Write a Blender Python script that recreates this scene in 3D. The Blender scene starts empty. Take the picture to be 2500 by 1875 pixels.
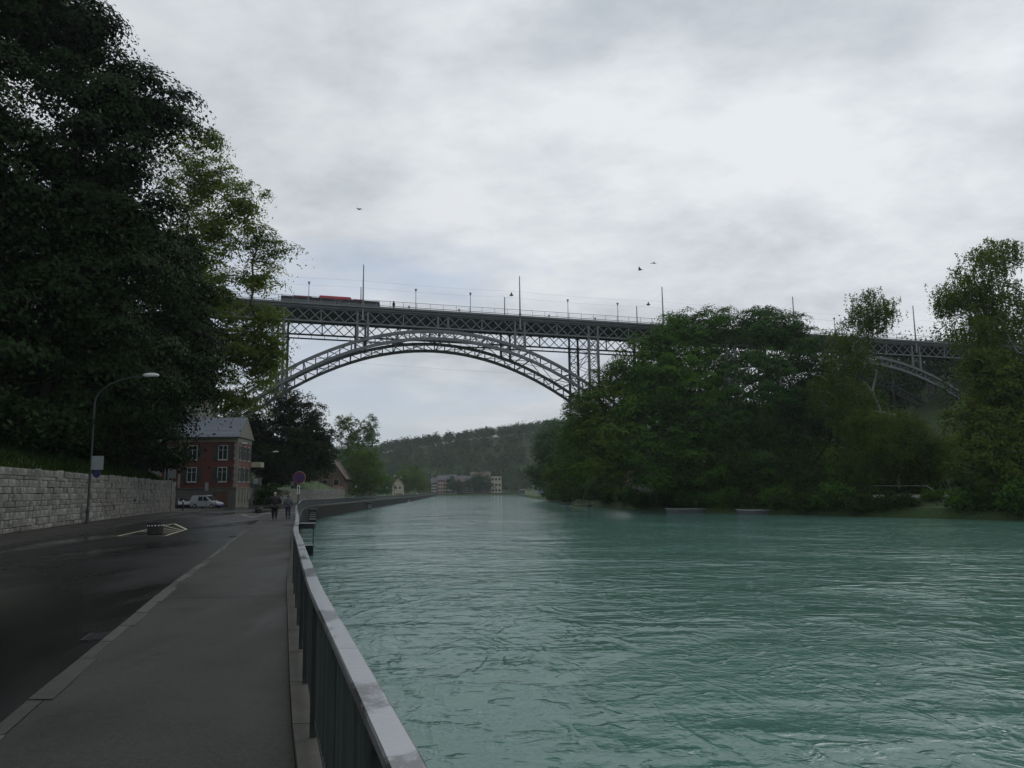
import bpy, math, random
import numpy as np
from mathutils import Matrix, Vector
R_ = math.radians
SC = bpy.context.scene
COL = SC.collection

# ------------------------------------------------------------------ camera
F, CX, CY = 1850.0, 1250.0, 937.5            # focal length and centre, photograph pixels
EYE, WAT = 1.8, -2.5                         # eye height over the pavement, river level
pitch, roll = R_(7.92), R_(0.7)
fwd = np.array([0, math.cos(pitch), math.sin(pitch)])
rt0 = np.array([1.0, 0, 0]); up0 = np.cross(rt0, fwd)
rgt = rt0 * math.cos(roll) - up0 * math.sin(roll)
upv = up0 * math.cos(roll) + rt0 * math.sin(roll)
cam = bpy.data.cameras.new('camera'); cam.sensor_width = 36.0; cam.lens = F / 2500 * 36
cam.clip_start = 0.1; cam.clip_end = 6000
co = bpy.data.objects.new('camera', cam); COL.objects.link(co)
m = Matrix.Identity(4)
for i in range(3):
    m[i][0], m[i][1], m[i][2] = rgt[i], upv[i], -fwd[i]
m[2][3] = EYE
co.matrix_world = m
SC.camera = co

# ------------------------------------------------------------------ sky, sun, exposure
SUN_AZ, SUN_EL = R_(38), R_(42)              # azimuth to the right of the view
sun_dir = Vector((math.sin(SUN_AZ) * math.cos(SUN_EL), math.cos(SUN_AZ) * math.cos(SUN_EL), math.sin(SUN_EL)))
SC.view_settings.view_transform = 'Standard'; SC.view_settings.look = 'None'
SC.view_settings.exposure = 0.0; SC.view_settings.gamma = 1.0
SC.view_settings.use_curve_mapping = False
SC.cycles.use_denoising = True
SC.cycles.max_bounces = 4; SC.cycles.diffuse_bounces = 2; SC.cycles.glossy_bounces = 2
SC.cycles.transmission_bounces = 3; SC.cycles.volume_bounces = 0; SC.cycles.transparent_max_bounces = 8
SC.cycles.volume_step_rate = 1.0
SC.cycles.caustics_reflective = False; SC.cycles.caustics_refractive = False
SC.cycles.filter_width = 1.5

W = bpy.data.worlds.new('World'); SC.world = W; W.use_nodes = True
nt = W.node_tree; nt.nodes.clear()
def N(t, **kw):
    n = nt.nodes.new(t)
    for k, v in kw.items(): setattr(n, k, v)
    return n
def L(a, b): nt.links.new(a, b)
def MATH(op, a, b=None, c=None):
    n = N('ShaderNodeMath', operation=op)
    for i, v in enumerate((a, b, c)):
        if v is None: continue
        if isinstance(v, (int, float)): n.inputs[i].default_value = v
        else: L(v, n.inputs[i])
    return n.outputs[0]
def RAMP(fac, stops, interp='LINEAR'):
    n = N('ShaderNodeValToRGB'); n.color_ramp.interpolation = interp
    el = n.color_ramp.elements
    while len(el) < len(stops): el.new(0.5)
    for e, (p, c) in zip(el, stops):
        e.position = p; e.color = (c, c, c, 1) if isinstance(c, (int, float)) else (*c, 1)
    L(fac, n.inputs[0]); return n.outputs[0]
def MIX(fac, a, b, mode='MIX'):
    n = N('ShaderNodeMix', data_type='RGBA', blend_type=mode)
    for s, v in ((n.inputs[0], fac), (n.inputs[6], a), (n.inputs[7], b)):
        if isinstance(v, (int, float)): s.default_value = v
        elif isinstance(v, tuple): s.default_value = (*v, 1)
        else: L(v, s)
    return n.outputs[2]
def NOISE(vec, scale, detail=4, rough=0.55, dist=0.0, dim='3D'):
    n = N('ShaderNodeTexNoise', noise_dimensions=dim)
    n.inputs['Scale'].default_value = scale; n.inputs['Detail'].default_value = detail
    n.inputs['Roughness'].default_value = rough; n.inputs['Distortion'].default_value = dist
    L(vec, n.inputs['Vector']); return n.outputs[0]
tc = N('ShaderNodeTexCoord'); sep = N('ShaderNodeSeparateXYZ'); L(tc.outputs['Generated'], sep.inputs[0])
zc = MATH('ADD', MATH('MAXIMUM', sep.outputs[2], 0.0), 0.22)
cmb = N('ShaderNodeCombineXYZ')
L(MATH('DIVIDE', sep.outputs[0], zc), cmb.inputs[0]); L(MATH('DIVIDE', sep.outputs[1], zc), cmb.inputs[1])
cmb.inputs[2].default_value = 3.7
sky = N('ShaderNodeTexSky', sky_type='NISHITA'); sky.sun_disc = False
sky.sun_elevation = SUN_EL; sky.sun_rotation = SUN_AZ
sky.altitude = 500; sky.air_density = 1.0; sky.dust_density = 1.5; sky.ozone_density = 1.0
mp = N('ShaderNodeMapping'); mp.inputs['Rotation'].default_value = (0, 0, R_(-38)); mp.inputs['Scale'].default_value = (0.75, 1.1, 1)
mp.inputs['Location'].default_value = (5.3, -1.2, 0)
L(cmb.outputs[0], mp.inputs[0])
cover = NOISE(mp.outputs[0], 0.9, 4, 0.52, 0.3)
tex = NOISE(mp.outputs[0], 1.5, 7, 0.6, 0.2)
puff = NOISE(cmb.outputs[0], 4.6, 6, 0.62, 0.1)
tone = MATH('ADD', MATH('MULTIPLY', tex, 0.70), MATH('MULTIPLY', puff, 0.30))
cloud = RAMP(tone, [(0.39, (4.75, 5.2, 5.65)), (0.46, (5.6, 6.0, 6.45)), (0.525, (6.5, 6.85, 7.25)), (0.62, (7.6, 7.9, 8.25))])
dotn = N('ShaderNodeVectorMath', operation='DOT_PRODUCT'); L(tc.outputs['Generated'], dotn.inputs[0])
dotn.inputs[1].default_value = sun_dir
glow = MATH('MULTIPLY_ADD', RAMP(dotn.outputs['Value'], [(0.45, 0.0), (0.98, 1.0)], 'EASE'), 0.16, 0.93)
gl = N('ShaderNodeCombineXYZ')
for i in range(3): L(glow, gl.inputs[i])
cloud = MIX(1.0, cloud, gl.outputs[0], 'MULTIPLY')
blue = MIX(0.75, sky.outputs[0], (5.0, 5.9, 7.4))
gap = RAMP(cover, [(0.36, 0.7), (0.50, 0.0)], 'EASE')
skycol = MIX(gap, cloud, blue)
# thicker grey air towards the horizon
lowf = RAMP(sep.outputs[2], [(0.0, 0.75), (0.22, 0.0)], 'EASE')
skycol = MIX(lowf, skycol, (5.7, 6.1, 6.4))
bg = N('ShaderNodeBackground'); bg.inputs[1].default_value = 0.1
L(skycol, bg.inputs[0]); out = N('ShaderNodeOutputWorld'); L(bg.outputs[0], out.inputs[0])

sl = bpy.data.lights.new('sun', 'SUN'); sl.energy = 0.5; sl.angle = R_(25); sl.color = (1.0, 0.96, 0.9)
so = bpy.data.objects.new('sun', sl); COL.objects.link(so)
so.rotation_euler = sun_dir.to_track_quat('Z', 'Y').to_euler(); so.location = (60, 60, 80)

# ------------------------------------------------------------------ helpers
def ray(px, py):
    return rgt * (px - CX) / F - upv * (py - CY) / F + fwd
def at(px, py, Y):                            # the point at distance Y seen at a pixel
    d = ray(px, py); q = d * (Y / d[1]); return Vector((q[0], q[1], q[2] + EYE))

def pchip(xs, ys):
    xs = np.array(xs, float); ys = np.array(ys, float)
    h = np.diff(xs); dl = np.diff(ys) / h
    d = np.zeros_like(xs); d[0], d[-1] = dl[0], dl[-1]
    for i in range(1, len(xs) - 1):
        if dl[i - 1] * dl[i] > 0:
            w1, w2 = 2 * h[i] + h[i - 1], h[i] + 2 * h[i - 1]
            d[i] = (w1 + w2) / (w1 / dl[i - 1] + w2 / dl[i])
    def f(x):
        sc = np.isscalar(x); x = np.atleast_1d(np.asarray(x, float))
        i = np.clip(np.searchsorted(xs, x) - 1, 0, len(xs) - 2)
        t = (x - xs[i]) / h[i]
        lo, hi = t < 0, t > 1
        tt = np.clip(t, 0, 1)
        v = ((1 + 2 * tt) * (1 - tt) ** 2 * ys[i] + tt * (1 - tt) ** 2 * h[i] * d[i]
             + tt ** 2 * (3 - 2 * tt) * ys[i + 1] + tt ** 2 * (tt - 1) * h[i] * d[i + 1])
        v = np.where(lo, ys[0] + (x - xs[0]) * d[0], v); v = np.where(hi, ys[-1] + (x - xs[-1]) * d[-1], v)
        return float(v[0]) if sc else v
    return f
# river edges, X as a function of Y
XL = pchip([-80, 0, 2.2, 4.4, 6.1, 8.2, 11.6, 15.4, 21.5, 38, 50, 75, 95, 110, 128, 150, 185, 312, 480, 680],
           [28, 0.44, -0.24, -0.95, -1.5, -2.14, -3.16, -4.3, -6.0, -10.7, -14.0, -20.7, -25.9, -29.2, -31.6, -33.2, -35.4, -42.2, -53, -67])
XR = pchip([-80, 20, 60, 88, 101, 114, 124, 142, 187, 289, 370, 620, 680],
           [140, 96, 74, 58.5, 50.9, 42.2, 36, 26.2, 18.6, 12.0, 8, 4, 2])
YEND = 625.0
def sst(a, b, x):
    t = np.clip((np.asarray(x, float) - a) / (b - a), 0, 1); return t * t * (3 - 2 * t)
def ZG(Y):                                    # level of the riverside road
    v = -0.45 * sst(55, 150, Y) - 0.0018 * np.clip(np.asarray(Y, float) - 150, 0, 400)
    return float(v) if np.isscalar(Y) else v

WM = {}                                       # world matrix of the parents
def tag(o, label=None, cat=None, group=None, kind=None):
    if label: o['label'] = label
    if cat: o['category'] = cat
    if group: o['group'] = group
    if kind: o['kind'] = kind
    return o
def empty(name, loc, rz=0.0, label=None, cat=None, group=None, scale=1.0):
    o = bpy.data.objects.new(name, None); COL.objects.link(o)
    M = Matrix.Translation(Vector(loc)) @ Matrix.Rotation(rz, 4, 'Z') @ Matrix.Scale(scale, 4)
    o.matrix_basis = M; WM[o] = M; o.empty_display_size = 0.2
    return tag(o, label, cat, group)
def link(name, me, parent=None, M=None):
    o = bpy.data.objects.new(name, me); COL.objects.link(o)
    M = M if M is not None else Matrix.Identity(4)
    if parent is not None:
        o.parent = parent; o.matrix_basis = WM[parent].inverted() @ M
    else: o.matrix_basis = M
    WM[o] = M
    return o

class MB:
    def __init__(s): s.v = []; s.f = []; s.mi = []
    def add(s, vs, fs, mi=0):
        b = len(s.v); s.v += [tuple(p) for p in vs]
        s.f += [tuple(i + b for i in f) for f in fs]; s.mi += [mi] * len(fs); return s
    def hexa(s, p, mi=0):                     # 8 points: bottom 4 then top 4, both counter-clockwise from above
        return s.add(p, [(3, 2, 1, 0), (4, 5, 6, 7), (0, 1, 5, 4), (1, 2, 6, 5), (2, 3, 7, 6), (3, 0, 4, 7)], mi)
    def box(s, c, d, mi=0, rz=0.0):
        cx, cy, cz = c; hx, hy, hz = d[0] / 2, d[1] / 2, d[2] / 2; ca, sa = math.cos(rz), math.sin(rz)
        p = [(cx + x * ca - y * sa, cy + x * sa + y * ca, cz + z) for z in (-hz, hz) for x, y in ((-hx, -hy), (hx, -hy), (hx, hy), (-hx, hy))]
        return s.hexa(p, mi)
    def bar(s, a, b, w, h, up=(0, 0, 1), mi=0):
        a, b = Vector(a), Vector(b); d = (b - a).normalized(); up = Vector(up)
        if abs(d.dot(up)) > 0.99: up = Vector((0, 1, 0))
        x = d.cross(up).normalized() * (w / 2); z = x.cross(d).normalized() * (h / 2)
        return s.hexa([a - x - z, a + x - z, b + x - z, b - x - z, a - x + z, a + x + z, b + x + z, b - x + z], mi)
    def tube(s, pts, rad, n=8, cap=True, mi=0):
        pts = [Vector(p) for p in pts]; k = len(pts)
        rad = rad if isinstance(rad, (list, tuple)) else [rad] * k
        vs = []; ref = Vector((0.3, 0.9, 0.31)).normalized()
        for i, p in enumerate(pts):
            d = (pts[min(i + 1, k - 1)] - pts[max(i - 1, 0)]).normalized()
            u = d.cross(ref)
            if u.length < 0.05: u = d.cross(Vector((1, 0, 0)))
            u.normalize(); w = u.cross(d)
            vs += [p + (u * math.cos(2 * math.pi * j / n) - w * math.sin(2 * math.pi * j / n)) * rad[i] for j in range(n)]
        fs = [(i * n + j, i * n + (j + 1) % n, (i + 1) * n + (j + 1) % n, (i + 1) * n + j) for i in range(k - 1) for j in range(n)]
        if cap: fs += [tuple(range(n - 1, -1, -1)), tuple((k - 1) * n + j for j in range(n))]
        return s.add(vs, fs, mi)
    def lathe(s, c, prof, n=16, mi=0):        # profile of (radius, z)
        vs = [(c[0] + r * math.cos(2 * math.pi * j / n), c[1] + r * math.sin(2 * math.pi * j / n), c[2] + z) for r, z in prof for j in range(n)]
        k = len(prof)
        fs = [(i * n + j, i * n + (j + 1) % n, (i + 1) * n + (j + 1) % n, (i + 1) * n + j) for i in range(k - 1) for j in range(n)]
        fs += [tuple(range(n - 1, -1, -1)), tuple((k - 1) * n + j for j in range(n))]
        return s.add(vs, fs, mi)
    def ball(s, c, r, nu=14, nv=9, mi=0):
        vs, fs = [], []
        for i in range(nv + 1):
            a = math.pi * i / nv
            for j in range(nu):
                b = 2 * math.pi * j / nu
                vs.append((c[0] + r[0] * math.sin(a) * math.cos(b), c[1] + r[1] * math.sin(a) * math.sin(b), c[2] + r[2] * math.cos(a)))
        fs = [(i * nu + j, (i + 1) * nu + j, (i + 1) * nu + (j + 1) % nu, i * nu + (j + 1) % nu) for i in range(nv) for j in range(nu)]
        return s.add(vs, fs, mi)
    def prism(s, poly, a, ext, mi=0):         # polygon of 3-D points extruded by a vector
        n = len(poly); e = Vector(ext); poly = [Vector(p) for p in poly]
        vs = poly + [p + e for p in poly]
        fs = [tuple(range(n - 1, -1, -1)), tuple(range(n, 2 * n))] + [(i, (i + 1) % n, n + (i + 1) % n, n + i) for i in range(n)]
        return s.add(vs, fs, mi)
    def build(s, name, mat, parent=None, smooth=False, origin=None):
        V = np.array(s.v, float)
        if parent is not None: M = WM[parent]
        else:
            o0 = origin if origin is not None else ((V[:, 0].min() + V[:, 0].max()) / 2, (V[:, 1].min() + V[:, 1].max()) / 2, V[:, 2].min())
            M = Matrix.Translation(Vector(o0))
        Mi = np.array(M.inverted()); V = V @ Mi[:3, :3].T + Mi[:3, 3]
        me = bpy.data.meshes.new(name); me.from_pydata(V.tolist(), [], s.f)
        mats = mat if isinstance(mat, (list, tuple)) else [mat]
        for q in mats: me.materials.append(q)
        if len(mats) > 1: me.polygons.foreach_set('material_index', s.mi)
        if smooth: me.polygons.foreach_set('use_smooth', [True] * len(me.polygons))
        me.update()
        return link(name, me, parent, M)

UNIT = {}
def unit_box(mat):
    if mat.name not in UNIT:
        b = MB().box((0, 0, 0), (1, 1, 1)); me = bpy.data.meshes.new('bar_' + mat.name); me.from_pydata(b.v, [], b.f); me.materials.append(mat); UNIT[mat.name] = me
    return UNIT[mat.name]
def bar_obj(name, a, b, w, h, mat, parent, up=(0, 0, 1)):
    a, b = Vector(a), Vector(b); d = b - a; ln = d.length; d.normalize(); up = Vector(up)
    if abs(d.dot(up)) > 0.99: up = Vector((0, 1, 0))
    x = d.cross(up).normalized(); z = x.cross(d)
    M = Matrix.Identity(4); c = (a + b) / 2
    for i in range(3):
        M[i][0], M[i][1], M[i][2], M[i][3] = x[i] * w, d[i] * ln, z[i] * h, c[i]
    return link(name, unit_box(mat), parent, M)

# ------------------------------------------------------------------ materials
def material(name, col, rough=0.7, var=0.25, vscale=3.0, bump=0.0, bscale=20.0, metal=0.0, rnd=0.0, coords='Object', spec=0.5, rvar=0.0, col2=None, detail=6):
    global nt
    mt = bpy.data.materials.new(name); mt.use_nodes = True; nt = mt.node_tree; nt.nodes.clear()
    o = N('ShaderNodeOutputMaterial'); p = N('ShaderNodeBsdfPrincipled'); L(p.outputs[0], o.inputs[0])
    p.inputs['Roughness'].default_value = rough; p.inputs['Metallic'].default_value = metal
    p.inputs['Specular IOR Level'].default_value = spec
    t = N('ShaderNodeTexCoord'); vec = t.outputs[coords]
    if coords == 'World': vec = N('ShaderNodeNewGeometry').outputs['Position']
    n1 = NOISE(vec, vscale, detail, 0.6, 0.2)
    c2 = col2 or tuple(c * (1 - var) for c in col)
    c1 = tuple(min(1, c * (1 + var)) for c in col) if col2 is None else col
    cc = MIX(RAMP(n1, [(0.3, 0.0), (0.7, 1.0)]), c2, c1)
    if rnd:
        oi = N('ShaderNodeObjectInfo'); hs = N('ShaderNodeHueSaturation')
        L(MATH('MULTIPLY_ADD', oi.outputs['Random'], 2 * rnd, 1 - rnd), hs.inputs['Value']); L(cc, hs.inputs['Color']); cc = hs.outputs[0]
    L(cc, p.inputs['Base Color'])
    if rvar:
        n2 = NOISE(vec, vscale * 0.6, 5, 0.6, 0.6)
        L(MATH('MULTIPLY_ADD', RAMP(n2, [(0.35, 0.0), (0.65, 1.0)]), rvar, rough - rvar / 2), p.inputs['Roughness'])
    if bump:
        b = N('ShaderNodeBump'); b.inputs['Strength'].default_value = 1.0; b.inputs['Distance'].default_value = bump
        L(NOISE(vec, bscale, 6, 0.65), b.inputs['Height']); L(b.outputs[0], p.inputs['Normal'])
    return mt
def posmat(*a, **k): return material(*a, coords='Object', **k)

M = {}
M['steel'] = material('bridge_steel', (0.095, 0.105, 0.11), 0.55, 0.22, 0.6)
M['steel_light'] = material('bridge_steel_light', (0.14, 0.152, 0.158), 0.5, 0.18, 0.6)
M['deck'] = material('bridge_deck', (0.14, 0.145, 0.145), 0.8, 0.2, 0.5)
M['mast'] = material('mast_grey', (0.25, 0.26, 0.26), 0.5, 0.1, 1)
M['wire'] = material('wire_black', (0.03, 0.03, 0.03), 0.6, 0.1, 1)
M['rail_paint'] = material('railing_dark_paint', (0.034, 0.04, 0.038), 0.5, 0.25, 8, bump=0.0006, bscale=90, rnd=0.35)
M['concrete'] = material('plinth_concrete', (0.058, 0.056, 0.045), 0.75, 0.3, 4, bump=0.004, bscale=60, rnd=0.12)
M['kerb'] = material('kerb_granite', (0.042, 0.040, 0.032), 0.6, 0.45, 7, bump=0.006, bscale=40, rnd=0.45)
M['stone'] = material('limestone', (0.205, 0.204, 0.182), 0.85, 0.5, 1.4, bump=0.035, bscale=7, rnd=0.33)
M['mortar'] = material('mortar', (0.11, 0.105, 0.09), 0.9, 0.3, 3, bump=0.02, bscale=12)
M['bank_wall'] = material('mossy_bank_wall', (0.02, 0.021, 0.018), 0.85, 0.5, 0.9, bump=0.02, bscale=6, spec=0.2)
M['bark'] = material('bark', (0.055, 0.048, 0.04), 0.9, 0.35, 2.5, bump=0.03, bscale=9)
M['birch_bark'] = material('birch_bark', (0.3, 0.29, 0.27), 0.85, 0.5, 3.0, bump=0.01, bscale=9)
M['lamp_pole'] = material('lamp_pole', (0.04, 0.044, 0.046), 0.55, 0.2, 2)
M['lamp_head'] = material('lamp_head', (0.62, 0.63, 0.64), 0.35, 0.08, 3)
M['sign_back'] = material('sign_panel_white', (0.27, 0.30, 0.30), 0.5, 0.1, 2)
M['blue'] = material('sign_blue', (0.03, 0.028, 0.12), 0.5, 0.1, 2)
M['red'] = material('sign_red', (0.17, 0.014, 0.022), 0.5, 0.1, 2)
M['white_paint'] = material('white_paint', (0.55, 0.55, 0.53), 0.5, 0.12, 3)
M['line_paint'] = material('road_line_paint', (0.40, 0.37, 0.27), 0.6, 0.3, 6)
M['glass'] = material('window_glass', (0.02, 0.025, 0.028), 0.08, 0.2, 1, spec=0.6)
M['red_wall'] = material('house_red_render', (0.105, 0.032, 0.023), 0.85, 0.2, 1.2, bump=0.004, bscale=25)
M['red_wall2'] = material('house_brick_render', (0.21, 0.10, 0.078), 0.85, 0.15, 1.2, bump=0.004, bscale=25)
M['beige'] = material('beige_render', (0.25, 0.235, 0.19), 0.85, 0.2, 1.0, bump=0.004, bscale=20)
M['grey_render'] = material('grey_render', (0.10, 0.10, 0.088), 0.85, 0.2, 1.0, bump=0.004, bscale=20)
M['slate'] = material('slate', (0.16, 0.18, 0.21), 0.5, 0.2, 3, rnd=0.14)
M['tile'] = material('old_roof_tile', (0.13, 0.10, 0.085), 0.8, 0.3, 2, bump=0.02, bscale=8)
M['pink_tile'] = material('pale_red_roof_tile', (0.30, 0.17, 0.14), 0.8, 0.25, 2, bump=0.02, bscale=8)
M['shutter'] = material('dark_shutter', (0.022, 0.03, 0.028), 0.6, 0.2, 4)
M['frame'] = material('window_frame_white', (0.42, 0.42, 0.39), 0.5, 0.08, 4)
M['door_brown'] = material('brown_door', (0.085, 0.042, 0.026), 0.6, 0.25, 4)
M['wood'] = material('wood_brown', (0.15, 0.10, 0.07), 0.7, 0.3, 4)
M['pink_render'] = material('pink_render', (0.42, 0.27, 0.22), 0.85, 0.15, 0.6)
M['cream_render'] = material('cream_render', (0.46, 0.42, 0.32), 0.85, 0.15, 0.6)
M['white_render'] = material('white_render', (0.52, 0.52, 0.49), 0.85, 0.12, 0.6)
M['dark_clad'] = material('dark_cladding', (0.07, 0.07, 0.075), 0.7, 0.3, 0.6)
M['car_white'] = material('car_white', (0.48, 0.5, 0.54), 0.25, 0.04, 2)
M['car_dark'] = material('car_dark', (0.03, 0.032, 0.036), 0.25, 0.1, 2)
M['car_blue'] = material('bumper_blue', (0.05, 0.06, 0.16), 0.4, 0.1, 2)
M['tyre'] = material('tyre', (0.015, 0.015, 0.016), 0.8, 0.2, 8)
M['rim'] = material('rim', (0.35, 0.35, 0.36), 0.35, 0.1, 4)
M['bus_red'] = material('bus_red', (0.42, 0.015, 0.03), 0.35, 0.06, 1)
M['bus_grey'] = material('bus_roof_grey', (0.03, 0.034, 0.037), 0.8, 0.1, 1, spec=0.15)
M['planter'] = material('planter_concrete', (0.018, 0.023, 0.019), 0.8, 0.35, 6, bump=0.004, bscale=40)
M['jacket_black'] = material('jacket_black', (0.012, 0.012, 0.014), 0.8, 0.2, 8)
M['jacket_grey'] = material('jacket_grey', (0.075, 0.095, 0.10), 0.85, 0.2, 8)
M['jeans'] = material('jeans_blue', (0.03, 0.035, 0.075), 0.85, 0.2, 8)
M['trousers'] = material('trousers_black', (0.012, 0.013, 0.016), 0.85, 0.2, 8)
M['skin'] = material('skin', (0.42, 0.26, 0.19), 0.6, 0.1, 8)
M['hair_white'] = material('hair_white', (0.3, 0.3, 0.3), 0.7, 0.15, 20)
M['hair_dark'] = material('hair_dark', (0.03, 0.022, 0.018), 0.7, 0.15, 20)
M['boat_grey'] = material('boat_grey', (0.10, 0.105, 0.11), 0.6, 0.3, 1.5)
M['boat_rim'] = material('boat_rim', (0.36, 0.37, 0.38), 0.5, 0.2, 3)
M['boat_yellow'] = material('boat_yellow', (0.42, 0.38, 0.16), 0.5, 0.15, 2)
M['ladder'] = material('ladder_steel', (0.55, 0.57, 0.58), 0.35, 0.1, 5)
M['ladder_dark'] = material('ladder_dark', (0.02, 0.028, 0.032), 0.5, 0.2, 5)
M['bird'] = material('gull_dark', (0.03, 0.03, 0.035), 0.8, 0.1, 5)
M['forecourt'] = material('forecourt_asphalt', (0.045, 0.045, 0.043), 0.55, 0.3, 0.7, bump=0.004, bscale=50)
M['path'] = material('gravel_path', (0.33, 0.32, 0.29), 0.9, 0.15, 3, bump=0.01, bscale=30)

def leafmat(name, a, b, trans=0.28, rough=0.65):
    global nt
    mt = bpy.data.materials.new(name); mt.use_nodes = True; nt = mt.node_tree; nt.nodes.clear()
    o = N('ShaderNodeOutputMaterial'); p = N('ShaderNodeBsdfPrincipled'); p.inputs['Roughness'].default_value = rough
    p.inputs['Specular IOR Level'].default_value = 0.12
    at_ = N('ShaderNodeAttribute', attribute_name='var'); c = MIX(at_.outputs['Fac'], a, b); L(c, p.inputs['Base Color'])
    tr = N('ShaderNodeBsdfTranslucent'); hs = N('ShaderNodeHueSaturation'); hs.inputs['Value'].default_value = 1.5; hs.inputs['Saturation'].default_value = 1.15
    L(c, hs.inputs['Color']); L(hs.outputs[0], tr.inputs[0])
    mx = N('ShaderNodeMixShader'); mx.inputs[0].default_value = trans
    L(p.outputs[0], mx.inputs[1]); L(tr.outputs[0], mx.inputs[2]); L(mx.outputs[0], o.inputs[0])
    return mt
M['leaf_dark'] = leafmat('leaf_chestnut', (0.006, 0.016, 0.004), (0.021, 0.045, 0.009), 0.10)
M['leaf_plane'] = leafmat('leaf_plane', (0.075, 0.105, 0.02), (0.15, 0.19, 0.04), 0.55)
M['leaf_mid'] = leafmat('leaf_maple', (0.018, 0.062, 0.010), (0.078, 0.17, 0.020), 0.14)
M['leaf_mid_b'] = leafmat('leaf_chestnut_green', (0.012, 0.046, 0.011), (0.05, 0.12, 0.022), 0.12)
M['leaf_mid_c'] = leafmat('leaf_light_maple', (0.028, 0.072, 0.008), (0.10, 0.18, 0.018), 0.16)
M['leaf_birch'] = leafmat('leaf_birch', (0.05, 0.09, 0.012), (0.105, 0.15, 0.022), 0.35)
M['leaf_willow'] = leafmat('leaf_willow', (0.05, 0.11, 0.015), (0.115, 0.2, 0.03), 0.3)
M['leaf_ash'] = leafmat('leaf_ash', (0.045, 0.10, 0.025), (0.09, 0.17, 0.045), 0.3)
M['leaf_far'] = leafmat('leaf_far_wood', (0.017, 0.048, 0.02), (0.055, 0.105, 0.036), 0.2)
M['leaf_slope'] = leafmat('leaf_slope', (0.015, 0.042, 0.007), (0.045, 0.092, 0.015), 0.22)
M['grass_blade'] = leafmat('grass_blade', (0.012, 0.032, 0.005), (0.035, 0.065, 0.01), 0.3)

def ground_mat():
    global nt
    mt = bpy.data.materials.new('ground_grass'); mt.use_nodes = True; nt = mt.node_tree; nt.nodes.clear()
    o = N('ShaderNodeOutputMaterial'); p = N('ShaderNodeBsdfPrincipled'); L(p.outputs[0], o.inputs[0]); p.inputs['Roughness'].default_value = 0.9
    pos = N('ShaderNodeNewGeometry').outputs['Position']
    a = NOISE(pos, 0.12, 6, 0.6); b = NOISE(pos, 2.5, 6, 0.7)
    c = MIX(RAMP(b, [(0.3, 0.0), (0.7, 1.0)]), (0.025, 0.055, 0.012), (0.055, 0.095, 0.022))
    c = MIX(RAMP(a, [(0.60, 0.0), (0.70, 1.0)]), c, (0.04, 0.038, 0.022)); L(c, p.inputs['Base Color'])
    bm = N('ShaderNodeBump'); bm.inputs['Distance'].default_value = 0.12; L(b, bm.inputs['Height']); L(bm.outputs[0], p.inputs['Normal'])
    return mt
M['ground'] = ground_mat()

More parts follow.
